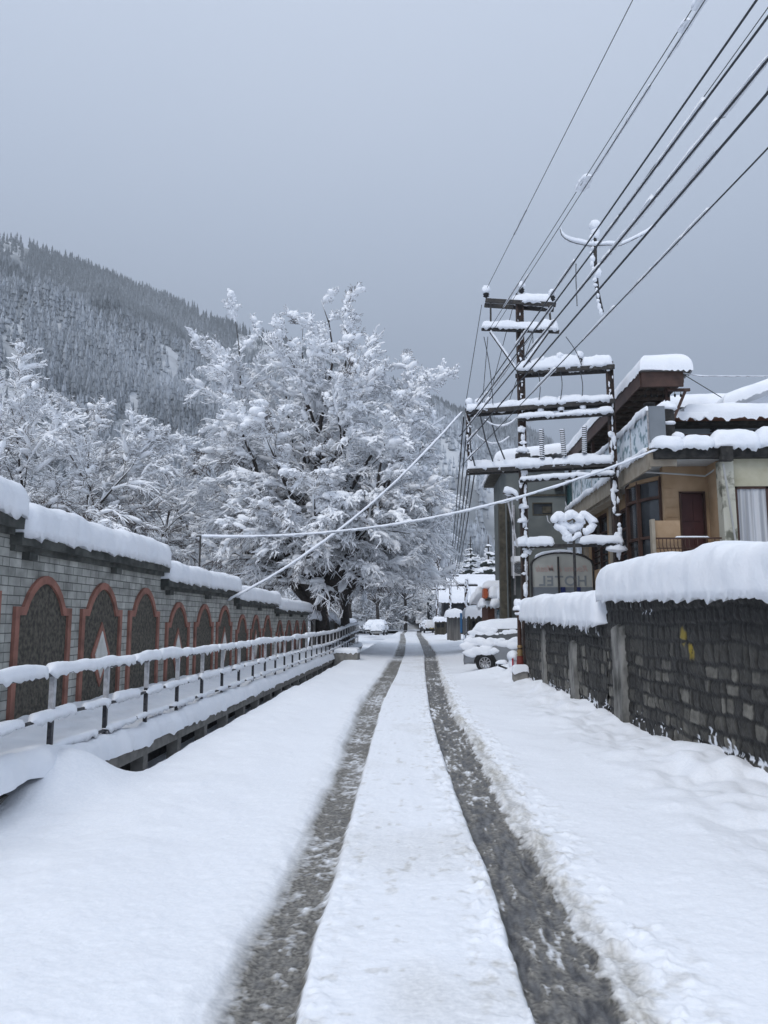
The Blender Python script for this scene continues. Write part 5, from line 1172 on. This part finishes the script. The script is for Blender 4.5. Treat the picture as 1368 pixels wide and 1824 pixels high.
snow_strip(mb, [PY(884, 1064, y - .7), PY(905, 1064, y - .7), PY(942, 1063, y - .7)], .42, .62, ds=.06, drip=.14, amp=.22, m=22, seed=2, taper=.25)
snow_strip(mb, [PY(858, 1048, y - .1), PY(905, 1048, y - .1)], .4, .30, ds=.06, drip=.04, amp=.12, m=22, seed=3, taper=.3)
snow_strip(mb, [PY(872, 1079, y - .9), PY(892, 1078, y - .9)], .32, .34, ds=.06, drip=.12, amp=.3, m=18, seed=4)
snow_strip(mb, [PY(888, 1079, y - .9), PY(942, 1077, y - .9)], .36, .42, ds=.06, drip=.14, amp=.3, m=18, seed=5)
snow_strip(mb, [PY(851, 1080, y + .4), PY(872, 1078, y + .4)], .32, .45, ds=.06, drip=.08, amp=.3, m=18, seed=6)
snow_strip(mb, [PY(838, 1076, y + 1.4), PY(854, 1064, y + 1.2), PY(862, 1056, y + 1)], .32, .36, ds=.06, drip=.08, amp=.3, m=18, seed=7)
mb.build('snow', M['snow'], th, smooth=True)
stall('small stall with blue boards and sagging snow roof left of the orange awning', 833, 860, 1096, 1130, 40, 2, 'sheet_metal', .45)
mb = MB(); a = PY(838, 1092, 42.5); b = PY(857, 1081, 42.5); mb.box(a, b + T(0, .06, 0)); o = mb.build('blue_board', M['blue_sign']); tag(o, 'blue painted board above the snowy stall left of the brown shop', 'board')
stall('rusty corrugated shed with snow bank roof beside the leaning dark pole', 797, 822, 1098, 1122, 62, 3, 'sheet_metal', .5, 'shed', 'roadside_shed', False)
stall('dark open stall under a snow roof, between the thin pole and the corrugated shed', 774, 795, 1106, 1122, 86, 3, 'mossy_post', .45)
mb = MB(); mb.box(PY(820, 1127, 56), PY(823, 1092, 56) + T(0, .3, 0)); o = mb.build('blue_hoarding', M['blue_sign']); tag(o, 'narrow upright blue panel beside the corrugated shed', 'hoarding')
mb = MB(); mb.box(PY(825, 1130, 54), PY(830, 1087, 54) + T(0, .3, 0)); o = mb.build('grey_hoarding', M['sheet_metal']); tag(o, 'narrow upright grey metal sheet against the snowy dark pole', 'hoarding')
def house(label, u0, u1, v_eave, v_ridge, v_base, y, dep, wallmat='shop_dark', th_s=.6, ridge='x'):
    a, b = PY(u0, v_eave, y), PY(u1, v_eave, y); ze = a[2]; zr = PY(u0, v_ridge, y + dep / 2)[2]
    th = thing('village_house', label, 'house', (a[0], y, 0))
    x0, x1 = a[0], b[0]; o_ = .6
    mb = MB(); mb.box((x0 + o_, y + o_, -.3), (x1 - o_, y + dep - o_, ze)); mb.poly([(x0 + o_, y + o_, ze), (x0 + o_, y + dep - o_, ze), (x0 + o_, y + dep / 2, zr)], (.1, 0, 0)); mb.poly([(x1 - o_, y + o_, ze), (x1 - o_, y + dep - o_, ze), (x1 - o_, y + dep / 2, zr)], (-.1, 0, 0)); mb.build('wall', M[wallmat], th)
    n = max(2, int((x1 - x0) / 3))
    for k in range(n): xx = x0 + o_ + (x1 - x0 - 2 * o_) * (k + .25) / n; mb = MB(); mb.box((xx, y + o_ - .06, max(.6, ze - 1.7)), (xx + (x1 - x0 - 2 * o_) / n * .5, y + o_ - .003, ze - .5)); mb.build('window', M['dark_glass'], th)
    mb = MB(); mb.add([(x0, y, ze - .1), (x1, y, ze - .1), (x1, y + dep / 2, zr), (x0, y + dep / 2, zr), (x1, y + dep, ze - .1), (x0, y + dep, ze - .1)], [(0, 1, 2, 3), (3, 2, 4, 5)]); mb.build('roof', M['mossy_post'], th)
    mb = MB(); snow_slab(mb, (x0, y, ze - .05), (x1, y, ze - .05), (x1, y + dep / 2, zr + .05), (x0, y + dep / 2, zr + .05), th_s, .5, .2, 60, 30, drip=.15); snow_slab(mb, (x0, y + dep / 2, zr + .05), (x1, y + dep / 2, zr + .05), (x1, y + dep, ze - .05), (x0, y + dep, ze - .05), th_s, .5, .2, 40, 20); mb.build('roof_snow', M['snow'], th, smooth=True)
house('village house with a broad snowy pitched roof and dark upper windows, between the two poles', 781, 838, 1070, 1038, 1120, 95, 9)
house('large snow roofed house behind the two thin roadside poles, nearest the grey building', 800, 888, 1062, 1030, 1120, 110, 12)
house('small house with snowy roof at the road end, right of the big bare tree', 742, 774, 1108, 1096, 1124, 150, 8, th_s=.3)
house('small hut with pointed snow cap up behind the thin left pole', 755, 775, 1062, 1053, 1090, 140, 6)
# far poles
def far_pole(label, u_b, v_b, u_t, v_t, y, arms=(0,)):
    a = PY(u_b, v_b, y); b = PY(u_t, v_t, y); a[2] = -.1
    th = thing('utility_pole', label, 'pole', (a[0], y, 0), 0, 'utility poles along the road')
    mb = MB(); mb.bar(a, b, .22, .22, (0, 1, 0)); mb.build('pole', M['rust_pole'], th)
    for k in arms: mb = MB(); mb.box(b + T(-.8, -.1, -.5 - k), b + T(.8, .1, -.38 - k)); o = mb.build('crossarm', M['steel_dark'], th); mb = MB(); snow_strip(mb, [b + T(-.8, 0, -.38 - k), b + T(.8, 0, -.38 - k)], .08, .12, ds=.1, m=10, seed=3); mb.build('snow', M['snow'], o, smooth=True)
    mb = MB(); rs = np.random.default_rng(int(y))
    for f in np.linspace(.1, 1, 34): p = a + (b - a) * f; mb.blob(p + T(rs.uniform(-.12, .12), -.12, 0), (.07, .06, rs.uniform(.06, .2)), .3)
    mb.build('snow', M['snow_far'], th, smooth=True)
far_pole('leaning dark roadside pole with snow cap beside the blue and grey panels', 828, 1138, 831, 1032, 58)
far_pole('thin dark pole standing at the dark open stall, left of the leaning pole', 778, 1122, 780, 995, 88, (0, 3))
far_pole('tall frosted pole where the bundle of wires ends, behind the thin pole', 800, 1115, 803, 1018, 80, (0, 1))
# rusty corrugated wall piece beyond the tree
th = thing('rusty_wall', 'streaky rusty sheet wall with a snow cap, right of the big tree trunk', 'wall', (-4.6, 38, 0))
mb = MB()
for k in range(40): yy = 37.6 + k * .26; mb.box((-5.0, yy, .1), (-4.93 - .03 * (k % 2), yy + .258, 1.72))
mb.build('sheet', M['sheet_metal'], th)
mb = MB(); snow_strip(mb, [(-5, 37.6, 1.72), (-5, 45.5, 1.72)], .32, .34, ds=.08, drip=.1, amp=.3, m=16, seed=3); mb.build('snow_cap', M['snow'], th, smooth=True)
th = thing('dark_wall', 'low dark wall end under snow beyond the rusty sheet wall', 'wall', (-4.6, 50, 0))
mb = MB(); mb.box((-5.2, 46.5, 0), (-4.8, 60, 1.5)); mb.build('body', M['mossy_post'], th); mb = MB(); snow_strip(mb, [(-5, 46.5, 1.5), (-5, 60, 1.5)], .32, .25, ds=.1, drip=.1, amp=.3, m=14, seed=4); mb.build('snow_cap', M['snow'], th, smooth=True)
#@@NEXT2
# ------------------------------------------------------------------ mountain slope and its forest
RIDGE = [(-400, 300), (0, 425), (100, 462), (200, 500), (300, 540), (390, 574), (470, 604), (560, 640), (650, 668), (700, 685), (790, 722), (880, 752), (945, 768), (1000, 800), (1100, 850), (1368, 960), (1700, 1030)]
def az_of(u): d = ray(u, 1105); return math.atan2(d[0], d[1])
ra = np.array([az_of(u) for u, v in RIDGE]); rt_ = np.array([ray(u, v)[2] / math.hypot(ray(u, v)[0], ray(u, v)[1]) for u, v in RIDGE])
RR = 1150.0
def slope_h(A, D):
    """height of the mountain at azimuth A and distance D from the viewpoint: foot, slope, ridge, back"""
    H = np.interp(A, ra, rt_) * RR
    foot = 130 + 60 * sm(-.1, .2, A)
    t = np.clip((D - foot) / (RR - foot), 0, 1.6)
    X, Y = D * np.sin(A), D * np.cos(A)
    rough = fbm(X * .006, Y * .006, 0, 4, 201) * 45 * sm(0, .25, t) * sm(1.0, .8, t) + fbm(X * .03, Y * .03, 0, 2, 205) * 5 * sm(0, .1, t)
    gl = np.abs(fbm(A * 9, t * 1.2, 0, 2, 207)) * 40 * sm(.1, .5, t) * sm(1, .85, t)
    return H * np.where(t < 1, t ** 1.12, 1 - (t - 1) * .8) + rough - gl + .0 - 1.0
def build_mountain():
    A, D = np.meshgrid(np.linspace(ra[0], ra[-1], 330), 120 * np.exp(np.linspace(0, math.log(1700 / 120), 200)), indexing='ij')
    Z = slope_h(A, D); V = np.stack([D * np.sin(A), D * np.cos(A), Z], -1).reshape(-1, 3)
    i = np.arange(A.size).reshape(A.shape); q = np.stack([i[:-1, :-1], i[:-1, 1:], i[1:, 1:], i[1:, :-1]], -1).reshape(-1, 4)
    o = obj('mountain', V, [q], M['slope']); tag(o, 'snowy mountain slope rising behind the trees on the left', None, kind='structure')
M['slope'] = pmat('slope', (.30, .32, .34), .9, (.70, .73, .77), .02, 8, lo=.42, hi=.55)
build_mountain()
def needle_mat(name, dark, snow):
    m = bpy.data.materials.new(name); m.use_nodes = True; t = m.node_tree; b = t.nodes['Principled BSDF']
    x = N(t, 'ShaderNodeMix', data_type='RGBA'); t.links.new(attr_node(t, 'frost'), x.inputs[0]); x.inputs[6].default_value = (*dark, 1); x.inputs[7].default_value = (*snow, 1)
    t.links.new(x.outputs[2], b.inputs['Base Color']); b.inputs['Roughness'].default_value = .9; b.inputs['Specular IOR Level'].default_value = .05; return m
M['needles'] = needle_mat('snowy_needles', (.024, .034, .042), (.72, .77, .84))
def build_forest():
    rs = np.random.default_rng(11)
    n = 70000
    A = rs.uniform(az_of(-60), az_of(1180), n); t = rs.uniform(0, 1, n) ** .8; D = 210 + (RR + 25 - 210) * t
    X, Y = D * np.sin(A), D * np.cos(A)
    clear = fbm(A * 22, D * .005, 0, 3, 221)
    p0 = PY(45, 515, 1); azc = az_of(45); el = np.arctan2(slope_h(A, D), D)
    v_ = np.degrees(el)
    gap = (clear > .25) | ((np.abs(A - azc) < .026 + .010 * fbm(D * .02, A * 0, 0, 2, 3)) & (D > 800) & (D < 1010))
    keep = ~gap | (rs.random(n) < .12); A, D, X, Y = A[keep], D[keep], X[keep], Y[keep]; n = len(A)
    Z = slope_h(A, D)
    h = (6 + 12 * rs.uniform(0, 1, n) ** 1.6) * (.55 + .45 * sm(300, 700, D)); w_ = h * rs.uniform(.13, .2, n)
    alt = Z / 560
    fro = np.clip(.66 - .72 * alt + .45 * fbm(X * .008, Y * .008, 0, 3, 231) + rs.normal(0, .08, n), .06, .85)
    K = 5; tiers = 3
    ang = np.arange(K) * 2 * math.pi / K
    V = np.empty((n, tiers, K + 1, 3)); Fr = np.empty((n, tiers, K + 1))
    for j in range(tiers):
        z0 = h * (.06 + .29 * j); z1 = h * min(1, (.06 + .29 * j + .44)); r = w_ * (1 - .27 * j)
        rot = rs.uniform(0, 6.28, n)[:, None]
        rr = r[:, None] * rs.uniform(.7, 1.25, (n, K))
        V[:, j, :K, 0] = X[:, None] + rr * np.cos(ang + rot); V[:, j, :K, 1] = Y[:, None] + rr * np.sin(ang + rot); V[:, j, :K, 2] = (Z + z0)[:, None] + h[:, None] * rs.uniform(-.05, .05, (n, K))
        V[:, j, K, 0] = X; V[:, j, K, 1] = Y; V[:, j, K, 2] = Z + z1
        Fr[:, j, :K] = np.clip(fro[:, None] + rs.uniform(-.22, .22, (n, K)), 0, 1); Fr[:, j, K] = np.clip(fro + rs.uniform(-.1, .3, n), 0, 1)
    idx = np.arange(n * tiers * (K + 1)).reshape(n * tiers, K + 1)
    f = np.stack([np.stack([idx[:, i], idx[:, (i + 1) % K], idx[:, K]], -1) for i in range(K)], 1).reshape(-1, 3)
    o = obj('conifer_forest', V.reshape(-1, 3), [f], M['needles'], None, False, attr=dict(frost=Fr)); tag(o, 'grey green conifer forest frosted with snow covering the mountain slope', 'forest', kind='stuff')
build_forest()

# ------------------------------------------------------------------ snow laden bare trees
def nrm(v): return v / (np.linalg.norm(v, axis=-1, keepdims=True) + 1e-9)
def grow(P0, D0, L, k, rs, wob, grav):
    n = len(P0); P = np.empty((n, k + 1, 3)); P[:, 0] = P0; D = D0.copy()
    for i in range(k):
        D = nrm(D + rs.normal(0, wob, (n, 3)) + np.array([0, 0, -1.0]) * (grav * (i + 1) / k if np.isscalar(grav) else (grav * (i + 1) / k)[:, None]))
        P[:, i + 1] = P[:, i] + D * (L / k)[:, None]
    return P
def sprout(P, Rr, n, t0, t1, ang, rs, out=None, upb=.15):
    """n children on each polyline; returns start, direction, parent radius there, parameter"""
    N_, k, _ = P.shape; t = (t0 + (t1 - t0) * (np.arange(n) + rs.uniform(0, 1, (N_, n))) / n) * (k - 1)
    i = np.clip(t.astype(int), 0, k - 2); f = (t - i)[..., None]; ar = np.arange(N_)[:, None]
    S = P[ar, i] * (1 - f) + P[ar, i + 1] * f; Tg = nrm(P[ar, i + 1] - P[ar, i])
    r = Rr[ar, i] * (1 - f[..., 0]) + Rr[ar, i + 1] * f[..., 0]
    rv = rs.normal(0, 1, (N_, n, 3)); rv[..., 2] = rv[..., 2] * .55 + upb
    if out is not None: rv += out[0] * nrm((S - out[1]) * np.array([1, 1, .5]))
    perp = nrm(rv - (rv * Tg).sum(-1, keepdims=True) * Tg)
    a = ang * rs.uniform(.7, 1.3, (N_, n))[..., None]
    return S.reshape(-1, 3), nrm(np.cos(a) * Tg + np.sin(a) * perp).reshape(-1, 3), r.reshape(-1), t.reshape(-1) / (k - 1)
def snow_on(P, r, s, rs, sides=4, thresh=.93):
    """snow lying along the upper side of branch polylines"""
    T_ = nrm(P[:, 1:] - P[:, :-1]); tz = np.abs(np.concatenate([T_[:, :1], T_], 1)[..., 2])
    k = s[:, None] * rs.uniform(.55, 1.35, P.shape[:2]) * np.clip((1.02 - tz) * 2.2, .12, 1)
    Q = P.copy(); Q[..., 2] += r * .6 + k * .55
    k[:, -1] *= .5
    return tubes(Q, k, sides)
def tree(label, base, H, W, seed, trunk_r=.5, forks=6, lean=(0, 0), n2=12, n3=10, n4=8, n5=0, s=1.0, group=None, name='bare_tree', fork_h=.16, blobs=160, grav=.5, up=1.0, kind_snow='snow_twig', brown=None, low=.0, bigs=.0, targets=None, bare=.0):
    rs = np.random.default_rng(seed); base = np.array(base, float)
    th = thing(name, label, 'tree', base, 0, group)
    # trunk and main limbs
    c0 = base + T(0, 0, H * fork_h)
    PT = np.array([[base + T(0, 0, -.3), base + T(.1, 0, H * fork_h * .5), c0 + T(lean[0] * .1, 0, 0)]]); RT_ = np.array([[trunk_r * 1.25, trunk_r, trunk_r * .85]])
    a = (np.arange(forks) + rs.uniform(-.3, .3, forks)) * 2 * math.pi / forks
    tilt = rs.uniform(.3, 1.15, forks); tilt[0] = .08; tilt[1] = .25
    D1 = np.stack([np.cos(a) * np.sin(tilt) + lean[0], np.sin(a) * np.sin(tilt) * .9 + lean[1], np.cos(tilt) * up], 1); D1 = nrm(D1)
    L1 = H * (1 - fork_h) * np.where(tilt < .3, .92, rs.uniform(.62, .88, forks))
    P1 = grow(np.repeat(c0[None], forks, 0), D1, L1, 9, rs, .15, .10 * (tilt > .3)); R1 = None
    if targets is not None:
        Tg_ = np.array(targets); forks = len(Tg_); Dv = Tg_ - c0; L1 = np.linalg.norm(Dv, axis=1); D1 = nrm(Dv + T(0, 0, 1) * L1[:, None] * .25)
        P1 = grow(np.repeat(c0[None], forks, 0), D1, L1, 9, rs, .15, .12 + .0 * L1); P1 = P1 + (Tg_ - P1[:, -1])[:, None] * np.linspace(0, 1, 10)[None, :, None] ** 1.2
    R1 = np.linspace(1, .05, 10)[None] ** 1.15 * trunk_r * rs.uniform(.30, .46, forks)[:, None]
    gz_ = lambda S_: grav * np.clip(1.35 - 1.35 * (S_[:, 2] - base[2]) / H, .12, 1.4)
    out = (.9, c0 + T(0, 0, H * .15))
    S, D, r, t = sprout(P1, R1, n2, .14, 1, .72, rs, out, .40)
    L2 = H * (.30 * (1.15 - t * .75)) * rs.uniform(.6, 1.25, len(S)) * W
    P2 = grow(S, D, L2, 7, rs, .13, gz_(S) * .35); R2 = np.linspace(1, .18, 8)[None] * np.minimum(r * .5, .07)[:, None]
    S, D, r, t = sprout(P2, R2, n3, .12, 1, .62, rs, out, .15)
    L3 = L2.repeat(n3) * rs.uniform(.26, .52, len(S)) * (1.1 - .5 * t)
    P3 = grow(S, D, L3, 5, rs, .19, gz_(S) * .6); R3 = np.linspace(1, .3, 6)[None] * np.clip(r * .55, .012, .04)[:, None]
    S, D, r, t = sprout(P3, R3, n4, .1, 1, .62, rs, out, .05)
    L4 = np.clip(L3.repeat(n4) * rs.uniform(.28, .6, len(S)), .18, .95)
    P4 = grow(S, D, L4, 3, rs, .26, gz_(S) * .7); R4 = np.linspace(1, .5, 4)[None] * np.full(len(S), .011)[:, None]
    groups = [(P4, R4)]
    if n5:
        S, D, r, t = sprout(P4, R4, n5, .15, 1, .7, rs, None, .0)
        L5 = np.clip(L4.repeat(n5) * rs.uniform(.35, .7, len(S)), .10, .5)
        P5 = grow(S, D, L5, 2, rs, .15, gz_(S) * .7); R5 = np.full((len(S), 3), .008); groups.append((P5, R5))
    # nothing hangs into the roadway
    def clear(P_, r_): k_ = ~((P_[..., 2].min(1) < 3.0) & (P_[..., 0].max(1) > -3.3) & (P_[..., 1].mean(1) < 125)); return P_[k_], r_[k_]
    P2, R2 = clear(P2, R2); P3, R3 = clear(P3, R3); groups = [clear(*g_) for g_ in groups]
    mb = MB()
    for P_, r_, k in ((PT, RT_, 12), (P1, R1 * 1.15, 8), (P2, R2, 5)): mb.add(*tubes(P_, r_, k))
    mb.build('trunk', M['bark'], th, smooth=True)
    mb = MB()
    for P_, r_ in [(P3, R3)] + groups: mb.add(*tubes(P_, r_, 3))
    mb.build('twigs', M[brown or 'twig'], th, smooth=True)
    mb = MB()
    # exposure to falling snow: outer and upper twigs carry more, the sheltered underside of the crown stays bare
    cc = c0 + T(0, 0, H * .1)
    def load(P_):
        m = P_.mean(1); d = (m - cc) / T(H * .42 * W, H * .42 * W, H * .62); rad = np.linalg.norm(d, axis=1)
        e = np.clip(rad * 1.1 - .25 - bare + .5 * np.clip(d[:, 2], -.7, .8), low, 1)
        n_ = fbm(m[:, 0] * .45, m[:, 1] * .45, m[:, 2] * .55, 3, seed)
        return np.clip(e * (1 + 2.3 * n_), 0.0, 1.7)
    mb.add(*snow_on(P1, R1, np.full(len(P1), .09 * s), rs, 6)); mb.add(*snow_on(P2, R2, .085 * s * (.3 + load(P2)), rs, 5)); mb.add(*snow_on(P3, R3, .060 * s * (.15 + load(P3)), rs, 4))
    for gi, (P_, r_) in enumerate(groups):
        l_ = load(P_); kk = l_ > rs.uniform(.03, .4, len(l_)); mb.add(*snow_on(P_[kk], r_[kk], (.042 if gi == 0 else .032) * s * (.2 + l_[kk]), rs, 4))
    # pads of caked snow where twigs cross
    l3 = load(P3); pr = l3 ** 2 * (.3 + (fbm(P3[:, 2, 0] * .8, P3[:, 2, 1] * .8, P3[:, 2, 2] * .8, 2, seed + 5) > .08)); pr = pr / pr.sum(); pick = rs.choice(len(P3), size=min(blobs, (pr > 0).sum()), replace=False, p=pr)
    for i in pick:
        a_, b_ = P3[i, 1], P3[i, 4]; c = (a_ + b_) / 2; L_ = np.linalg.norm(b_ - a_); r_ = rs.uniform(.07, .20) * s
        d = (b_ - a_) / (L_ + 1e-6); Vb = ICO_LV * r_; Vb = Vb * T(1, 1, .72); Vb = Vb + (Vb @ d)[:, None] * d * (L_ / 2 / r_ * .9) 
        nz2 = 1 + .35 * fbm(*( (Vb + c) * 2.6 / max(r_ * 3, .2) ).T, 2, 5); mb.add(Vb * nz2[:, None] + c + T(0, 0, r_ * .5), ICO_LF)
    big = rs.choice(len(P2), size=min(len(P2), int(blobs * bigs)), replace=False)
    l2 = load(P2)
    for i in big:
        if l2[i] < .35 or P2[i, :, 2].max() > base[2] + H * .72: continue
        for q in range(rs.integers(4, 9)):
            c = P2[i, rs.integers(2, 7)] + rs.normal(0, .2, 3) * T(1, 1, .6); r_ = rs.uniform(.12, .24) * s; Vb = ICO_LV * T(r_ * 1.2, r_ * 1.2, r_ * .75); nz2 = 1 + .5 * fbm(*((Vb + c) * 1.9).T, 3, 6); mb.add(Vb * nz2[:, None] + c + T(0, 0, r_ * .4), ICO_LF)
    o = mb.build('snow', M[kind_snow], th, smooth=True)
    return th
def _ico2():
    import bmesh
    bm = bmesh.new(); bmesh.ops.create_icosphere(bm, subdivisions=2, radius=1)
    V = np.array([v.co for v in bm.verts]); Fc = np.array([[v.index for v in f.verts] for f in bm.faces]); bm.free(); return V, Fc
ICO_LV, ICO_LF = _ico2()
M['brown_leaf'] = pmat('brown_twig', (.075, .052, .04), .9, spec=.05)
p = PY(568, 1120, 38.5); 
TGT = [PY(u, v, y) for u, v, y in ((418, 560, 40), (572, 535, 39), (500, 610, 36), (648, 610, 41), (740, 650, 40), (792, 745, 39), (395, 700, 37), (355, 850, 38), (335, 975, 40), (470, 760, 33.5), (590, 690, 34), (690, 770, 34.5), (560, 860, 33), (780, 900, 38), (660, 900, 35), (450, 930, 34.5), (730, 830, 43), (560, 700, 44), (440, 700, 43), (540, 575, 40), (606, 562, 38), (455, 590, 41), (700, 680, 42), (768, 690, 38), (380, 620, 39), (625, 640, 37), (530, 650, 42))]
tree('huge snow loaded bare tree, tallest of all, black forked trunk at the block wall end', (p[0], 38.5, 0), 17.0, .74, 21, .50, 27, (.0, 0), 12, 10, 9, 2, 1.05, fork_h=.12, blobs=4600, grav=.5, bigs=.03, targets=TGT)
p = PY(745, 1100, 44); tree('slimmer snowy tree with drooping twigs over the road, right side of the huge tree', (PY(612, 1100, 47)[0], 47, 0), 14.5, 1.05, 33, .28, 7, (.28, 0), 14, 11, 8, 3, .95, fork_h=.2, blobs=900, grav=.8, up=.9)
p = PY(95, 1000, 33); tree('snow loaded tree with brown underside behind the nearest block wall section', (p[0], 33, -.5), 13.6, 1.1, 44, .4, 8, (0, 0), 15, 12, 9, 3, .84, group='bare snowy trees behind the block wall', fork_h=.12, blobs=2600, bare=.48, grav=.8, brown='brown_leaf')
p = PY(235, 1000, 47); tree('snowy tree rising between the left edge tree and the huge tree, darker near its middle', (p[0], 47, -.5), 17.4, .95, 55, .4, 7, (0, 0), 14, 11, 8, 3, .9, group='bare snowy trees behind the block wall', fork_h=.12, blobs=2200, bare=.42, grav=.7, brown='brown_leaf')
p = PY(345, 1000, 56); tree('fine twigged round snowy tree just left of the huge tree', (p[0] - 1.5, 58, -.5), 16.5, .9, 66, .35, 7, (0, 0), 13, 10, 8, 3, .95, group='bare snowy trees behind the block wall', fork_h=.12, blobs=800, bare=.12, grav=.5)
p = PY(-40, 1000, 44); tree('snowy tree at the left edge of the photo, top at the forest line', (p[0], 44, -.5), 14.6, 1.05, 77, .4, 7, (0, 0), 13, 11, 8, 3, .88, group='bare snowy trees behind the block wall', fork_h=.12, blobs=1300, bare=.36, grav=.7, brown='brown_leaf')
p = PY(455, 1000, 70); tree('pale snowy tree behind the left side of the huge tree', (p[0], 70, -.5), 16, 1, 88, .35, 7, (0, 0), 12, 9, 8, 1, 1.2, group='bare snowy trees behind the block wall', fork_h=.12, blobs=100, grav=.5)
M['pale_bark'] = pmat('grey_twig', (.13, .115, .105), .9, spec=.05)
for k, (u, y, H, sd, lab) in enumerate(((622, 72, 9.5, 101, 'low grey brown tree arching toward the parked cars at the road end'), (672, 112, 13, 102, 'grey brown leafless tree above the parked cars, beyond the low arching tree'), (722, 128, 17, 103, 'tall frosted tree over the road end, right of the grey brown trees'),
        (806, 150, 16, 104, 'frosted tree in the gap behind the thin roadside pole'), (770, 190, 22, 105, 'far frosted tree on the hill foot left of the wire bundle'), (850, 170, 17, 106, 'far frosted tree behind the two conifers'))):
    p = PY(u, 1100, y); tree(lab, (p[0], y, -.2), H, 1.15, sd, .25, 7, (0, 0), 10, 9, 7, 1, (.55 if y < 115 else 1.0 + y / 130), group='frosted trees along the road end', fork_h=.3 if y < 130 else .12, blobs=60, grav=.35, brown='pale_bark', low=.25 if y > 100 else .05, kind_snow='snow_twig')

# conifers near the houses
def conifer(label, base, H, W, seed, levels=14, group='snowy conifers by the houses', name='conifer', s=1.0):
    rs = np.random.default_rng(seed); base = np.array(base, float); th = thing(name, label, 'conifer', base, 0, group)
    mb = MB(); mb.tube([base, base + T(0, 0, H * .98)], np.array([.2, .04]) * H / 9, 8); mb.build('trunk', M['bark'], th, smooth=True)
    nd, sn = MB(), MB()
    for l in range(levels):
        f = l / (levels - 1); z = H * (.10 + .86 * f); R_ = W * (1 - f) ** .8 * rs.uniform(.8, 1.1) + .15
        nb = max(6, int(14 * (1 - f) + 5))
        for b in range(nb):
            a = rs.uniform(0, 2 * math.pi); r = R_ * rs.uniform(.6, 1.1); d = T(math.cos(a), math.sin(a), 0)
            k = 4
            for j in range(k):
                q = base + d * r * (j + .6) / k + T(0, 0, z - r * .30 * ((j + .6) / k) ** 1.5); w_ = r * .36 * (1.15 - .5 * j / k) * rs.uniform(.8, 1.2)
                Vn = ICO_LV * T(w_, w_, w_ * .42); nn = 1 + .5 * fbm(*((Vn + q) * 3.1).T, 2, seed); nd.add(Vn * nn[:, None] + q, ICO_LF)
                if rs.random() < .9: Vn = ICO_LV * T(w_ * .85, w_ * .85, w_ * .36) * s; nn = 1 + .45 * fbm(*((Vn + q) * 2.3).T, 2, seed + 1); sn.add(Vn * nn[:, None] + q + T(0, 0, w_ * .30), ICO_LF)
    M_ = M['needle_green']; nd.build('needles', M_, th, smooth=False); sn.build('snow', M['snow_twig'], th, smooth=True)
M['needle_green'] = pmat('needle_green', (.014, .022, .018), .9, (.03, .042, .034), 6)
p = PY(840, 1100, 128); conifer('pointed snowy conifer left of the rounded conifer behind the houses', (p[0], 128, 0), 15.5, 2.6, 1, 16)
p = PY(872, 1100, 122); conifer('rounded bushy conifer with heavy snow pads beside the grey building pillar', (p[0], 122, 0), 15.0, 4.0, 2, 11, s=1.1)
p = PY(905, 1100, 130); conifer('snow padded conifer half hidden behind the grey building', (p[0], 130, 0), 13.6, 3.8, 5, 10, s=1.1)
# frosted woodland at the foot of the slope
def shrub_mass():
    rs = np.random.default_rng(91); mb = MB(); tw = MB()
    n = 420
    for k in range(n):
        u = rs.uniform(-60, 900); y = rs.uniform(110, 235); a = az_of(u); D = y / math.cos(a); x = D * math.sin(a); z = float(slope_h(np.array([a]), np.array([D]))[0]) if D > 135 else 0
        if abs(x) < 5 and y < 130: continue
        h = rs.uniform(5, 10) * (1 + (y > 170) * .3)
        m_ = 26; S = np.repeat(T(x, y, max(z, -.5))[None], m_, 0) + rs.normal(0, .3, (m_, 3)) * T(1, 1, 0); S[:, 2] += rs.uniform(0, h * .5, m_)
        D_ = nrm(np.stack([rs.normal(0, .6, m_), rs.normal(0, .6, m_), rs.uniform(.3, 1.3, m_)], 1)); P = grow(S, D_, rs.uniform(.25, .55, m_) * h, 5, rs, .12, .2); Rr = np.linspace(1, .3, 6)[None] * np.full(m_, .06)[:, None]
        tw.add(*tubes(P, Rr, 3)); mb.add(*snow_on(P, Rr, np.full(m_, .13), rs, 3))
        S, D_, r, t = sprout(P, Rr, 9, .2, 1, .8, rs); P = grow(S, D_, rs.uniform(.06, .16, len(S)) * h, 3, rs, .15, .4); Rr = np.full((len(S), 4), .025); tw.add(*tubes(P, Rr, 3)); mb.add(*snow_on(P, Rr, np.full(len(S), .14), rs, 3))
    o = tw.build('woodland', M['pale_bark'], None, smooth=True); tag(o, 'frosted deciduous woodland at the foot of the mountain', 'woodland', kind='stuff')
    mb.build('snow', M['snow_twig'], o, smooth=True)
shrub_mass()

# ------------------------------------------------------------------ haze: pale air round the whole place
def haze():
    mb = MB(); mb.box((-1500, -320, -4), (1500, 2200, 780)); m = bpy.data.materials.new('haze_air'); m.use_nodes = True; t = m.node_tree; t.nodes.clear()
    o_ = N(t, 'ShaderNodeOutputMaterial'); v = N(t, 'ShaderNodeVolumePrincipled'); v.inputs['Color'].default_value = (.84, .92, 1, 1); v.inputs['Density'].default_value = HAZE; v.inputs['Anisotropy'].default_value = .2
    t.links.new(v.outputs[0], o_.inputs['Volume']); o = mb.build('haze', m); tag(o, 'thin winter haze filling the valley', kind='stuff')
HAZE = .00068
haze()
